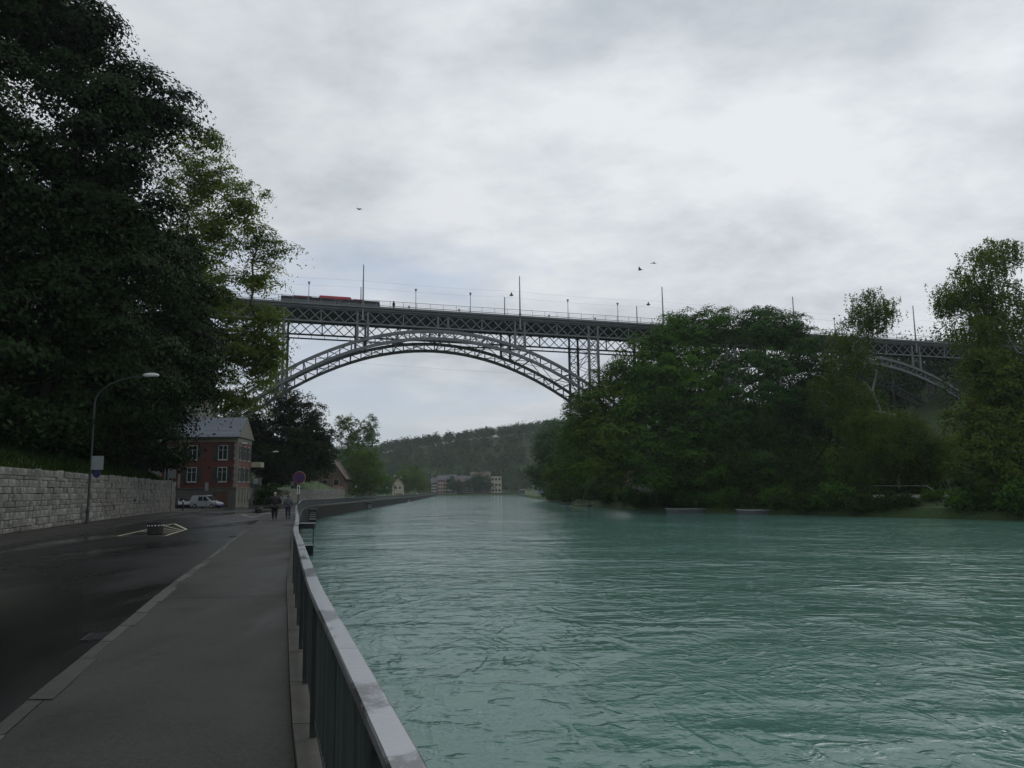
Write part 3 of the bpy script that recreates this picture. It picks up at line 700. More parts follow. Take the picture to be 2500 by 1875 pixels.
def skeleton(base, att, rs, trunk_top, r_twig=0.025, up_pen=0.9, seg=2.2):
    nodes = [np.array(base, float)]; par = [-1]
    top = np.array(trunk_top, float); k = max(3, int(np.linalg.norm(top - nodes[0]) / 1.4))
    for i in range(1, k + 1):
        t = i / k; p = nodes[0] * (1 - t) + top * t + np.array([*(rs.normal(0, 0.12, 2) * (t > 0.1)), 0]); nodes.append(p); par.append(len(nodes) - 2)
    first_b = max(1, int(k * 0.28))
    order = np.argsort(np.linalg.norm(att - (nodes[0] * 0.35 + top * 0.65), axis=1))
    arr = np.zeros((len(nodes) + 6 * len(att), 3)); arr[:len(nodes)] = nodes; n = len(nodes)
    for ai in order:
        a = att[ai]; q = arr[:n]; dv = a - q; dist = np.sqrt((dv ** 2).sum(1)) + up_pen * np.maximum(0, -dv[:, 2])
        dist[:first_b] += 50
        j = int(np.argmin(dist)); p0 = q[j].copy(); ln = np.linalg.norm(a - p0); m_ = min(5, max(1, int(ln / seg)))
        for s_ in range(1, m_ + 1):
            t = s_ / m_; p = p0 + (a - p0) * t
            if s_ < m_: p = p + rs.normal(0, 0.06 * ln, 3) + np.array([0, 0, 0.09 * ln * math.sin(math.pi * t)])
            arr[n] = p; par.append(j); j = n; n += 1
    P = arr[:n]; par = np.array(par)
    rad = np.zeros(n); cnt = np.zeros(n)
    acc = np.full(n, 0.0)
    for i in range(n - 1, -1, -1):
        rad[i] = max(r_twig, acc[i] ** (1 / 2.25)) if acc[i] > 0 else r_twig
        if par[i] >= 0: acc[par[i]] += rad[i] ** 2.25
    return P, par, rad

def branch_mesh(name, P, par, rad, mat, ns=5, flare=1.5):
    i = np.where(par >= 0)[0]; A = P[par[i]]; B = P[i]; ra_ = np.minimum(rad[par[i]], rad[i] * 1.35); rb = rad[i]
    onbase = par[i] == 0; ra_ = np.where(onbase, rad[0] * flare, ra_)
    d = B - A; ln = np.linalg.norm(d, axis=1)[:, None] + 1e-6; d /= ln; B = B + d * (rb * 0.4)[:, None]
    ref = np.where(np.abs(d[:, 2:3]) > 0.9, np.array([[1.0, 0, 0]]), np.array([[0, 0, 1.0]]))
    u = np.cross(d, ref); u /= np.linalg.norm(u, axis=1)[:, None]; v = np.cross(d, u)
    ang = np.arange(ns) * 2 * math.pi / ns
    ring = u[:, None] * np.cos(ang)[None, :, None] + v[:, None] * np.sin(ang)[None, :, None]
    V = np.concatenate([A[:, None] + ring * ra_[:, None, None], B[:, None] + ring * rb[:, None, None]], 1).reshape(-1, 3)
    m_ = len(i); base = (np.arange(m_) * 2 * ns)[:, None]; j = np.arange(ns)[None]; j2 = (j + 1) % ns
    Q = np.stack([base + j, base + j2, base + ns + j2, base + ns + j], 2).reshape(-1)
    me = bpy.data.meshes.new(name); me.vertices.add(len(V)); me.vertices.foreach_set('co', V.astype(np.float32).ravel())
    nf = m_ * ns; me.loops.add(4 * nf); me.loops.foreach_set('vertex_index', Q.astype(np.int32))
    me.polygons.add(nf); me.polygons.foreach_set('loop_start', np.arange(0, 4 * nf, 4, dtype=np.int32)); me.polygons.foreach_set('loop_total', np.full(nf, 4, dtype=np.int32))
    me.polygons.foreach_set('use_smooth', np.ones(nf, dtype=bool))
    me.materials.append(mat); me.update(calc_edges=True); return me

def tree(name, label, cat, base, lobes, leaf, nl, seed, lm, natt=420, clump=(0.8, 0.5), droop=0.0, bark='bark', group=None, top=None, r_twig=0.025, shell=0.42, up=0.5, clump_keep=1.0):
    rs = np.random.RandomState(seed); base = np.array(base, float)
    lob = [(l[0] - base[0], l[1] - base[1], l[2] - base[2], l[3], l[4], l[5]) for l in lobes]
    att, lid = lobe_points(lob, natt, rs, shell, True); lid = lid[att[:, 2] > 0.6]; att = att[att[:, 2] > 0.6]
    la = np.array(lob); wv = la[:, 3] * la[:, 4] * la[:, 5]; cen = (la[:, :3] * wv[:, None]).sum(0) / wv.sum(); ztop = (la[:, 2] + la[:, 5]).max()
    tt = np.array([cen[0] * 0.8, cen[1] * 0.8, ztop * 0.72]) if top is None else np.array(top)
    P, par, rad = skeleton((0, 0, -0.4), att, rs, tt, r_twig)
    keep = att
    per = nl // len(keep)
    ci = np.repeat(np.arange(len(keep)), per); C0 = keep[ci]; m_ = len(C0)
    cs = rs.uniform(0.65, 1.35, len(keep))[ci][:, None]
    ux = rs.normal(size=(m_, 2)); rho2 = (ux ** 2).sum(1)
    off = np.c_[ux * clump[0] * 0.9, clump[1] * (0.7 - 0.5 * rho2 + rs.normal(0, 0.42, m_))] * cs
    if droop:
        # strands hang from each clump
        ns_ = 9; sid = rs.randint(0, ns_, m_); so_ = rs.normal(size=(len(keep), ns_, 2)) * clump[0]
        ll = rs.uniform(0.3, 1.0, (len(keep), ns_)) * droop
        hang = rs.uniform(0, 1, m_) * ll[ci, sid]
        off = np.c_[so_[ci, sid] + rs.normal(0, 0.1, (m_, 2)), -hang + 0.4]
    Lp = C0 + off
    nr = off / np.array([clump[0], clump[0], clump[1]]); nr /= np.linalg.norm(nr, axis=1)[:, None] + 1e-6; nr = nr * 0.8 + np.array([0, 0, 0.55])
    out_ = C0 - la[lid[ci], :3]; out_ /= np.linalg.norm(out_, axis=1)[:, None] + 1e-6; nr += out_ * 0.8
    cv = (rs.uniform(0.05, 0.75, len(keep)) + rs.uniform(-0.1, 0.35, len(la))[lid])[ci]
    e = empty(name, base, 0, label, cat, group)
    link('trunk', branch_mesh('trunk', P, par, rad, M[bark]), e, WM[e])
    link('crown', leaves_mesh('crown', Lp, leaf, M[lm], rs, up, cv, nrm=None if droop else nr), e, WM[e])
    return e
def lob(px, py, Y, rx, ry, rd=None):          # crown lobe: where it stands, at its own distance
    c = at(px, py, Y); s_ = Y / F
    return (c.x, c.y, c.z, rx * s_, (rd if rd is not None else (rx + ry) / 2) * s_, ry * s_)
def gbase(X, Y): return (X, Y, ground_z(X, Y))

# big dark trees above the left wall
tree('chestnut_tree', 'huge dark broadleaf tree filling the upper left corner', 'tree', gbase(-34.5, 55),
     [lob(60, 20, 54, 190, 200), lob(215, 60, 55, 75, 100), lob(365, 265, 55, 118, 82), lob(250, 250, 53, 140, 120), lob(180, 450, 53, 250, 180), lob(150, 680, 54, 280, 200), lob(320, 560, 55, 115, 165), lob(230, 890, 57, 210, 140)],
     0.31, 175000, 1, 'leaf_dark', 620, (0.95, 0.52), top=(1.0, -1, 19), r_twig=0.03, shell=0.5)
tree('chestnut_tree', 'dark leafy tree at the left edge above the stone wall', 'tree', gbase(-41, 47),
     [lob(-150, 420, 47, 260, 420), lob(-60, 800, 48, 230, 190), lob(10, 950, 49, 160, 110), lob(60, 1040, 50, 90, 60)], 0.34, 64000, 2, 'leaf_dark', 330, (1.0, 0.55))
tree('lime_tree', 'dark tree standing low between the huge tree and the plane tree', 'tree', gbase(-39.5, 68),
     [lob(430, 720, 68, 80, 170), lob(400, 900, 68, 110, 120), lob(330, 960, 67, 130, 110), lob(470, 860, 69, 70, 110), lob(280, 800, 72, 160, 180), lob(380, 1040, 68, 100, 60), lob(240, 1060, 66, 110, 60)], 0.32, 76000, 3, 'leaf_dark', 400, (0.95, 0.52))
tree('plane_tree', 'tall airy plane tree with olive leaves and visible branches beside the bridge', 'tree', gbase(-38.0, 78),
     [lob(455, 345, 78, 60, 55), lob(520, 340, 79, 32, 40), lob(490, 440, 78, 95, 75), lob(590, 500, 78, 75, 70), lob(520, 560, 77, 110, 85), lob(640, 590, 78, 55, 45), lob(690, 610, 78, 40, 30), lob(620, 680, 79, 70, 45), lob(540, 720, 77, 90, 80),
      lob(650, 790, 78, 48, 55), lob(560, 850, 78, 110, 90), lob(640, 900, 78, 50, 60), lob(550, 960, 77, 105, 50), lob(460, 640, 79, 70, 200), lob(600, 985, 79, 40, 30), lob(660, 850, 78, 45, 50), lob(610, 830, 79, 60, 60)],
     0.27, 62000, 4, 'leaf_plane', 620, (0.75, 0.36), top=(3.0, 0, 23), r_twig=0.03, shell=0.6)
for k_, (X, Y, h, sd) in enumerate([(-52, 62, 19, 11), (-49, 84, 16, 12), (-60, 100, 18, 13)]):
    b = gbase(X, Y)
    tree('hillside_tree', ['dark tree on the slope behind the big left tree', 'dark tree on the slope above the red house forecourt', 'dark tree on the slope left of the red house roof'][k_], 'tree', b,
         [(X, Y, b[2] + h * 0.62, h * 0.34, h * 0.34, h * 0.36), (X + h * 0.18, Y - 1, b[2] + h * 0.42, h * 0.25, h * 0.25, h * 0.25), (X - h * 0.1, Y - 2, b[2] + h * 0.35, h * 0.28, h * 0.28, h * 0.22)], 0.5, 14000, sd, 'leaf_dark', 200, (0.9, 0.55))
# beyond the red house
tree('beech_tree', 'dark round tree right of the red house, below the arch end', 'tree', gbase(-52, 146),
     [lob(690, 1080, 146, 95, 90), lob(740, 1010, 147, 55, 60), lob(640, 1050, 146, 80, 90), lob(775, 1090, 145, 45, 80), lob(700, 990, 148, 40, 55), lob(620, 1130, 140, 60, 50)], 0.42, 38000, 21, 'leaf_dark', 420, (0.8, 0.5))
tree('ash_tree', 'light airy ash tree rising behind the brown gabled house', 'tree', gbase(-62, 270),
     [lob(865, 1060, 270, 42, 42), lob(835, 1040, 271, 20, 28), lob(907, 1055, 269, 20, 42), lob(870, 1115, 268, 52, 45), lob(855, 1025, 270, 14, 18)], 0.55, 12000, 22, 'leaf_ash', 200, (0.8, 0.8))
tree('willow_tree', 'bright green weeping tree beside the brown gabled house', 'tree', gbase(-54, 262),
     [lob(890, 1120, 262, 44, 45), lob(880, 1165, 261, 50, 38), lob(912, 1160, 263, 34, 42)], 0.5, 16000, 23, 'leaf_willow', 200, (0.9, 0.6), droop=3.0)
tree('lime_tree', 'round green tree at the far end of the riverside road', 'tree', gbase(-65, 450),
     [lob(1000, 1165, 450, 40, 30), lob(975, 1180, 448, 25, 22), lob(1022, 1178, 452, 22, 25)], 0.9, 8000, 24, 'leaf_willow', 180, (1.3, 0.9))
tree('lime_tree', 'small dark tree behind the white gabled cottage', 'tree', gbase(-66, 380), [lob(935, 1180, 380, 24, 22), lob(920, 1190, 378, 20, 16)], 0.7, 5000, 25, 'leaf_mid', 120, (1.0, 0.7))

tree('beech_tree', 'second dark tree between the round tree and the brown gabled house', 'tree', gbase(-58, 186),
     [lob(705, 1125, 186, 60, 55), lob(755, 1085, 187, 45, 50), lob(665, 1140, 185, 50, 45), lob(790, 1125, 188, 28, 40), lob(735, 1165, 184, 50, 25)], 0.45, 26000, 26, 'leaf_dark', 260, (0.95, 0.5))
tree('beech_tree', 'third dark tree above the far stone wall near the gabled house', 'tree', gbase(-64, 226),
     [lob(740, 1130, 226, 35, 45), lob(775, 1100, 228, 30, 35), lob(720, 1165, 225, 35, 25)], 0.55, 14000, 27, 'leaf_dark', 180, (1.0, 0.6))
# trees of the right bank
def rb(px, Y, back=6.0):
    X = at(px, 1200, Y).x; X = max(X, XR(Y) + 2.0); return gbase(X, Y)
RG = 'trees along the right bank'
tree('alder_tree', 'slender dark tree at the far left end of the right bank', 'tree', gbase(16.5, 278), [lob(1330, 1110, 278, 26, 70), lob(1345, 1060, 280, 25, 45), lob(1318, 1160, 276, 25, 35), lob(1295, 1150, 274, 18, 14)], 0.6, 12000, 31, 'leaf_mid_b', 220, (0.9, 0.7), group=RG)
tree('alder_tree', 'leaning bright-edged tree over the yellow boat', 'tree', gbase(24, 205), [lob(1400, 1090, 205, 50, 110), lob(1380, 1165, 203, 45, 50), lob(1420, 1010, 208, 40, 60), lob(1350, 1150, 203, 25, 40)], 0.5, 22000, 32, 'leaf_mid_c', 320, (0.9, 0.6), group=RG)
tree('maple_tree', 'tree leaning over the water that hides the foot of the arch', 'tree', gbase(29.5, 139), [lob(1455, 985, 136, 55, 55), lob(1490, 925, 137, 45, 42), lob(1530, 980, 136, 60, 70), lob(1430, 1050, 137, 45, 60), lob(1500, 1070, 135, 70, 60), lob(1440, 1130, 137, 50, 45), lob(1520, 1150, 136, 60, 35)], 0.36, 48000, 33, 'leaf_mid_c', 360, (1.0, 0.5), group=RG, top=(-3.5, -1, 16))
tree('maple_tree', 'broad green tree leaning out left of the two grey punts', 'tree', gbase(33, 135), [lob(1565, 900, 134, 65, 80), lob(1595, 835, 135, 50, 50), lob(1610, 960, 133, 80, 80), lob(1550, 1000, 133, 45, 60), lob(1575, 1090, 132, 65, 60), lob(1640, 1060, 134, 60, 70), lob(1600, 1160, 133, 60, 35)], 0.36, 54000, 34, 'leaf_mid', 400, (1.0, 0.5), group=RG)
tree('maple_tree', 'maple beyond the bridge left of the leaning tree', 'tree', gbase(27, 175), [lob(1420, 1060, 175, 50, 60), lob(1400, 1120, 174, 45, 60), lob(1450, 1120, 176, 50, 60)], 0.48, 16000, 44, 'leaf_mid', 200, (1.0, 0.55), group=RG)
tree('chestnut_tree', 'tall green tree hiding the bridge deck above the left punt', 'tree', gbase(43, 135), [lob(1700, 830, 135, 90, 75), lob(1660, 790, 136, 55, 40), lob(1745, 785, 136, 60, 40), lob(1690, 920, 133, 110, 90), lob(1640, 880, 134, 60, 80), lob(1740, 1010, 132, 80, 80), lob(1660, 1080, 133, 70, 60), lob(1720, 1130, 131, 80, 55)], 0.36, 64000, 35, 'leaf_mid', 430, (1.05, 0.5), group=RG)
tree('chestnut_tree', 'widest dark tree crown behind the right punt', 'tree', gbase(53, 130), [lob(1880, 830, 130, 90, 80), lob(1840, 785, 131, 60, 42), lob(1910, 800, 131, 60, 45), lob(1960, 860, 130, 70, 70), lob(1850, 930, 128, 110, 90), lob(1950, 960, 129, 80, 80), lob(1800, 1020, 128, 60, 60), lob(1900, 1060, 129, 80, 50), lob(1850, 1120, 128, 70, 50)], 0.36, 62000, 36, 'leaf_mid_b', 420, (1.05, 0.5), group=RG)
tree('birch_tree', 'slim birch rising above the dark crowns in front of the bridge', 'tree', gbase(61, 121), [lob(2120, 760, 121, 55, 55), lob(2155, 770, 121, 38, 45), lob(2095, 800, 121, 45, 40), lob(2080, 880, 120, 70, 60), lob(2040, 960, 119, 60, 80), lob(2100, 1000, 118, 70, 70), lob(2060, 830, 121, 30, 30)], 0.28, 34000, 37, 'leaf_birch', 380, (0.6, 0.4), droop=2.6, bark='birch_bark', group=RG, top=(0.5, 0, 24))
tree('willow_tree', 'drooping olive-green tree between the birch and the right edge tree', 'tree', gbase(63, 110), [lob(2195, 1050, 110, 65, 45), lob(2160, 1090, 109, 75, 60), lob(2250, 1110, 110, 65, 55), lob(2110, 1040, 111, 50, 40)], 0.30, 38000, 38, 'leaf_birch', 380, (0.75, 0.5), droop=3.2, group=RG)
tree('birch_tree', 'tallest birch with wispy top at the right edge', 'tree', gbase(68, 100), [lob(2400, 680, 100, 70, 80), lob(2440, 620, 101, 55, 50), lob(2340, 720, 100, 60, 45), lob(2460, 760, 100, 80, 80), lob(2380, 800, 99, 70, 60), lob(2310, 740, 100, 25, 30), lob(2480, 900, 100, 90, 90)], 0.28, 44000, 39, 'leaf_birch', 480, (0.6, 0.42), droop=2.2, bark='birch_bark', group=RG, top=(1, 0, 27))
tree('maple_tree', 'bushy tree filling the right edge below the tall birch', 'tree', gbase(65, 96), [lob(2430, 930, 96, 80, 80), lob(2370, 1040, 95, 60, 70), lob(2450, 1050, 95, 90, 90), lob(2385, 890, 96, 40, 50), lob(2500, 980, 96, 90, 120), lob(2400, 1130, 94, 80, 60), lob(2480, 1160, 94, 80, 60)], 0.34, 46000, 40, 'leaf_birch', 380, (0.75, 0.45), group=RG)
tree('hazel_tree', 'small light green tree above the bank near the white handrail', 'tree', gbase(55, 117), [lob(2070, 1150, 117, 55, 40), lob(2050, 1120, 117, 35, 35), lob(2100, 1180, 117, 40, 30)], 0.32, 9000, 41, 'leaf_willow', 160, (0.6, 0.4), group=RG)
tree('maple_tree', 'dark tree standing back between the maples on the right bank', 'tree', gbase(52, 175), [lob(1640, 960, 175, 80, 80), lob(1760, 900, 175, 80, 80), lob(1700, 1060, 175, 110, 60)], 0.55, 20000, 42, 'leaf_dark', 260, (1.0, 0.6), group=RG)
tree('maple_tree', 'dark tree standing back behind the birch and the dark crown', 'tree', gbase(72, 160), [lob(2000, 980, 160, 90, 80), lob(2060, 1060, 160, 90, 70), lob(1920, 1080, 160, 80, 60)], 0.55, 18000, 43, 'leaf_dark', 240, (1.0, 0.6), group=RG)

UG = [('young tree in the shade left of the left punt', 1560, 140, 1150), ('young tree in the shade behind the left punt', 1690, 139, 1150), ('young tree in the shade between the two punts', 1770, 133, 1160), ('young tree in the shade behind the right punt', 1870, 130, 1150), ('young tree in the shade right of the right punt', 1960, 126, 1165),
      ('young dark tree behind the white handrail', 2160, 124, 1140), ('young dark tree behind the grassy gap', 2220, 128, 1120), ('young dark tree at the foot of the right edge birch', 2400, 112, 1150), ('young dark tree beyond the yellow boat', 1465, 178, 1165), ('young dark tree at the far tip of the right bank', 1360, 240, 1175)]
for i, (lb_, px, Y, py) in enumerate(UG):
    c = at(px, py, Y); X = max(c.x, XR(Y) + 3.0); b = gbase(X, Y); hh = max(3.5, c.z - b[2])
    tree('young_tree', lb_, 'tree', b, [(X, Y, b[2] + hh * 0.75, 3.6, 3.4, hh * 0.5), (X - 2, Y - 1, b[2] + hh * 0.45, 2.8, 2.6, hh * 0.36), (X + 2.4, Y + 0.5, b[2] + hh * 0.5, 2.8, 2.6, hh * 0.4)], 0.36, 9000, 300 + i, 'leaf_slope', 110, (0.8, 0.45), group='young trees in the shade of the right bank')
# bushes on the right bank
def bush_pair(seed, lm, r=1.6, h=1.5, leaf=0.28, nl=2600):
    rs = np.random.RandomState(seed)
    lobs = [(rs.uniform(-.8, .8) * r, rs.uniform(-.6, .6) * r, h * rs.uniform(0.5, 1.0), r * rs.uniform(.5, .9), r * rs.uniform(.5, .9), h * rs.uniform(.5, .8)) for _ in range(5)]
    att = lobe_points(lobs, 90, rs, 0.5); att = att[att[:, 2] > 0.1]
    P, par, rad = skeleton((0, 0, -0.3), att, rs, (0, 0, 0.6), 0.012, 0.3, 1.2)
    ci = rs.randint(0, len(att), nl); Lp = att[ci] + rs.normal(size=(nl, 3)) * np.array([.32, .32, .22]); cv = rs.uniform(0.1, 0.9, len(att))[ci]
    return branch_mesh('stems', P, par, rad, M['bark'], 4), leaves_mesh('foliage', Lp, leaf, M[lm], rs, 0.5, cv)
BUSH = [bush_pair(51, 'leaf_mid'), bush_pair(52, 'leaf_slope'), bush_pair(53, 'leaf_willow', 1.5, 1.2), bush_pair(54, 'leaf_mid', 2.2, 2.2, 0.3, 4200), bush_pair(55, 'leaf_dark', 2.0, 1.7, 0.28, 4600)]
r = random.Random(9)
def bush(X, Y, z, kind, sc, label, group):
    e = empty('bush', (X, Y, z), r.uniform(0, 6), label, 'bush', group, sc)
    link('stems', BUSH[kind][0], e, WM[e]); link('foliage', BUSH[kind][1], e, WM[e])
    return e
bushes_along = []
Yq = 86.0
while Yq < 285:
    st = 2.3 if Yq < 150 else 5.0
    X = XR(Yq) + r.uniform(0.8, 2.0)
    gap_at = any(abs(Yq - g0) < 1.6 for g0 in (97.5, 98.5)) or 178 < Yq < 212
    if not gap_at: bush(X, Yq, -2.0 + r.uniform(0, 0.4), r.choice((0, 1, 1, 3)), r.uniform(0.8, 1.25) * (1.0 if Yq < 150 else 1.5), 'one of the dark bushes crowding the water edge of the right bank', 'bushes at the water edge of the right bank')
    if r.random() < 0.5 and not gap_at: bush(X + r.uniform(3, 6), Yq + r.uniform(-1, 1), ground_z(X + 4, Yq), r.choice((1, 2, 3)), r.uniform(0.8, 1.4), 'one of the green bushes standing back from the water on the right bank', 'bushes standing back on the right bank')
    Yq += st
for q_ in range(9):
    Yq = 180 + q_ * 4.0; bush(XR(Yq) + 3.2 + (q_ % 3), Yq, ground_z(XR(Yq) + 3.2, Yq) - 0.3, (1, 3, 0)[q_ % 3], 1.5, 'one of the bushes on the bank behind the yellow boat', 'bushes behind the yellow boat')
for (X, Y, lb) in [(-44.5, 138, 'green bush right of the red house corner'), (-47.0, 151, 'bush hanging over the stone wall beyond the red house'), (-50, 176, 'dark bush where the far stone wall ends')]:
    bush(X, Y, ground_z(X - 1.5, Y), 4 if Y > 150 else 1, 1.5, lb, None)
for q_, (X, Y, lb) in enumerate([(-38.5, 40, 'undergrowth bush above the wall at the left edge'), (-34, 56, 'undergrowth bush above the wall right of the lamp pole'), (-36.2, 64, 'undergrowth bush above the middle of the stone wall'), (-39.4, 73, 'undergrowth bush above the far part of the stone wall'), (-40.8, 82.5, 'undergrowth bush at the end of the stone wall'), (-29.2, 40, 'low bush behind the wall top left of the lamp pole'), (-31.2, 47, 'low bush behind the wall top just behind the lamp pole'), (-33.2, 53, 'low bush behind the wall top right of the square sign'), (-35.2, 62, 'low bush behind the wall top below the dark lime tree'), (-37.6, 71, 'low bush behind the wall top left of the red house'), (-38.0, 78.5, 'low bush behind the far end of the wall top')]):
    bush(X, Y, ground_z(X, Y) - 0.3, 4, 1.35, lb, None)

# woods that read as one mass
def wood(name, label, spots, leaf, per, lm, seed, hr=(10, 17)):
    rs = np.random.RandomState(seed); Ps = []; vs = []
    for (X, Y, z) in spots:
        h = rs.uniform(*hr); rx = h * rs.uniform(0.26, 0.42)
        n = per; d = rs.normal(size=(n, 3)); d /= np.linalg.norm(d, axis=1)[:, None]; rr = rs.uniform(0.25, 1, n) ** 0.5
        lump = 1 + 0.28 * np.sin(d[:, 0] * 5 + rs.uniform(0, 6)) * np.sin(d[:, 1] * 5 + rs.uniform(0, 6)) + 0.2 * np.sin(d[:, 2] * 7 + rs.uniform(0, 6))
        Ps.append(np.array([X, Y, z + h * 0.55]) + d * (rr * lump)[:, None] * np.array([rx, rx, h * 0.46])); vs.append(np.full(n, rs.uniform(0.1, 0.9)))
    o = link(name, leaves_mesh(name, np.concatenate(Ps), leaf, M[lm], rs, 0.7, np.concatenate(vs)), None)
    tag(o, label, 'wood', None, 'stuff'); return o
rs = np.random.RandomState(77); sp = []
while len(sp) < 1700:
    Y = rs.uniform(690, 870); X = rs.uniform(-0.30, 0.20) * Y; sp.append((X, Y, float(hill_h(X, Y)) - 1.0))
wood('far_hill_wood', 'hazy wooded hillside closing the river valley', sp, 1.6, 90, 'leaf_far', 78, (8, 13))
sp = []
while len(sp) < 260:
    Y = rs.uniform(100, 420); X = XR(Y) + rs.uniform(30, 120)
    if X < 0.9 * Y and not (60 < X < 125 and abs((Y - 131.7) - (X + 26.4) * 0.2345) < 13 and X > 75): sp.append((X, Y, ground_z(X, Y) - 0.5))
for _ in range(130):
    Y = rs.uniform(118, 320); X = XR(Y) + rs.uniform(16, 36); sp.append((X, Y, ground_z(X, Y) - 2.5))
for _ in range(150):
    Y = rs.uniform(175, 270); X = rs.uniform(70, 165); sp.append((X, Y, ground_z(X, Y) - 1.0))
wood('slope_wood', 'dark wooded slope behind the right bank trees', sp, 0.8, 330, 'leaf_slope', 79, (9, 15))
sp = [(X, Y, ground_z(X, Y) - 0.5) for X, Y in [(XL(Y) - wall_d(Y) - rs.uniform(9, 42), Y) for Y in rs.uniform(30, 118, 70)]] + \
     [(X, Y, ground_z(X, Y) - 1.0) for X, Y in [(XL(Y) - rs.uniform(18, 50), Y) for Y in rs.uniform(128, 236, 60)]] + [(XL(Y) - rs.uniform(30, 60), Y, ground_z(XL(Y) - 40, Y) - 2) for Y in rs.uniform(262, 420, 40)]
wood('left_slope_wood', 'dark undergrowth and trees on the left slope', sp, 0.7, 330, 'leaf_dark', 80, (8, 13))

# grass over the edge of the left wall and on the right bank
def grass(name, label, P, size, seed):
    rs = np.random.RandomState(seed); n = len(P)
    h = rs.uniform(0.5, 1.3, n) * size; a = rs.uniform(0, 6.28, n); wv = 0.02 + 0.02 * rs.uniform(size=n)
    sx, sy = np.cos(a) * wv, np.sin(a) * wv; lx, ly = rs.normal(0, 0.35, n) * h, rs.normal(0, 0.35, n) * h
    V = np.stack([P + np.c_[-sx, -sy, 0 * h], P + np.c_[sx, sy, 0 * h], P + np.c_[lx, ly, h]], 1).reshape(-1, 3)
    me = bpy.data.meshes.new(name); me.from_pydata(V.tolist(), [], np.arange(3 * n).reshape(-1, 3).tolist())
    at_ = me.attributes.new('var', 'FLOAT', 'POINT'); at_.data.foreach_set('value', np.repeat(rs.uniform(0, 1, n), 3).astype(np.float32))
    me.materials.append(M['grass_blade']); return tag(link(name, me), label, 'grass', None, 'stuff')
gy = rs.uniform(14, 83, 16000); gd = rs.uniform(0.3, 1, 16000) ** 2 * 7 + 14.4
grass('slope_grass', 'grass growing behind the top of the long stone wall', np.array([(XL(y) - d, y, ground_z(XL(y) - d, y) - 0.02) for y, d in zip(gy, gd)]), 0.38, 5)

# ------------------------------------------------------------------ the arch bridge
BS = 28.7; TH = R_(13.196)
bu = Vector((math.cos(TH), math.sin(TH), 0)); bn = Vector((-bu.y, bu.x, 0)); B0 = Vector((-26.37, 131.69, 34.37)); SLOPE = -0.62 / BS
BWID = 12.3
def bp(s, o, z): return B0 + bu * s + bn * o + Vector((0, 0, SLOPE * s + z))       # along, across, height over the deck line
S0, S1 = -34.0, 146.0
br = empty('arch_bridge', bp(57.4, BWID / 2, -34), 0, 'high grey iron arch bridge crossing the river', 'bridge')
def bspan(name, s0, s1, o0, o1, z0, z1, mat, parent=br):
    return MB().hexa([bp(s0, o0, z0), bp(s1, o0, z0), bp(s1, o1, z0), bp(s0, o1, z0), bp(s0, o0, z1), bp(s1, o0, z1), bp(s1, o1, z1), bp(s0, o1, z1)]).build(name, mat, parent)
bspan('deck_slab', S0, S1, -0.1, BWID + 0.1, -0.75, -0.14, M['deck'])
bspan('cornice', S0, S1, -0.75, -0.103, -0.34, 0.0, M['steel_light']); bspan('cornice', S0, S1, BWID + 0.103, BWID + 0.75, -0.34, 0.0, M['steel_light'])
bspan('fascia_band', S0, S1, -0.45, -0.106, -0.78, -0.345, M['steel'])
for o_ in (0.0, BWID):
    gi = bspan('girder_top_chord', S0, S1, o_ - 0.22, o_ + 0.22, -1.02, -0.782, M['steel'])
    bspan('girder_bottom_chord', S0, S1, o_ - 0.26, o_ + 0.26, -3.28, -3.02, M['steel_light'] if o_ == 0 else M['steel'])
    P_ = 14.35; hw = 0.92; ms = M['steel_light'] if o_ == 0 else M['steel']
    nm = 'girder_diagonal'
    for ip in range(-2, 10):
        c0, c1 = ip * P_, (ip + 1) * P_
        for q in (c0 - hw, c0 + hw): bar_obj('girder_upright', bp(q, o_, -1.0), bp(q, o_, -3.05), 0.3, 0.36, ms, br, bu)
        a, b = c0 + hw + 0.15, c1 - hw - 0.15; nx = 6; w_ = (b - a) / nx
        for j in range(nx):
            l_, r_ = a + j * w_, a + (j + 1) * w_
            bar_obj(nm, bp(l_, o_ - 0.08, -1.02), bp(r_, o_ - 0.08, -3.02), 0.15, 0.09, ms, br, bn); bar_obj(nm, bp(r_, o_ + 0.08, -1.02), bp(l_, o_ + 0.08, -3.02), 0.15, 0.09, ms, br, bn)
        bar_obj('girder_upright', bp((a + b) / 2, o_, -1.0), bp((a + b) / 2, o_, -3.05), 0.18, 0.2, ms, br, bu)
        bar_obj('girder_diagonal', bp(c0 - hw, o_, -1.1), bp(c0 + hw, o_, -3.0), 0.12, 0.1, ms, br, bn); bar_obj('girder_diagonal', bp(c0 + hw, o_, -1.1), bp(c0 - hw, o_, -3.0), 0.12, 0.1, ms, br, bn)
s_ = S0 + 1
while s_ < S1:                                # cross beams under the deck
    bar_obj('cross_beam', bp(s_, 0.3, -1.05), bp(s_, BWID - 0.3, -1.05), 0.25, 0.55, M['steel'], br); s_ += 2.39
# inspection gangway hung under the rear girder
bspan('gangway', S0, S1, BWID - 1.0, BWID - 0.2, -4.12, -3.98, M['steel'])
s_ = S0 + 1
while s_ < S1:
    bar_obj('gangway_hanger', bp(s_, BWID - 0.25, -3.2), bp(s_, BWID - 0.25, -4.0), 0.07, 0.07, M['steel'], br); s_ += 2.39
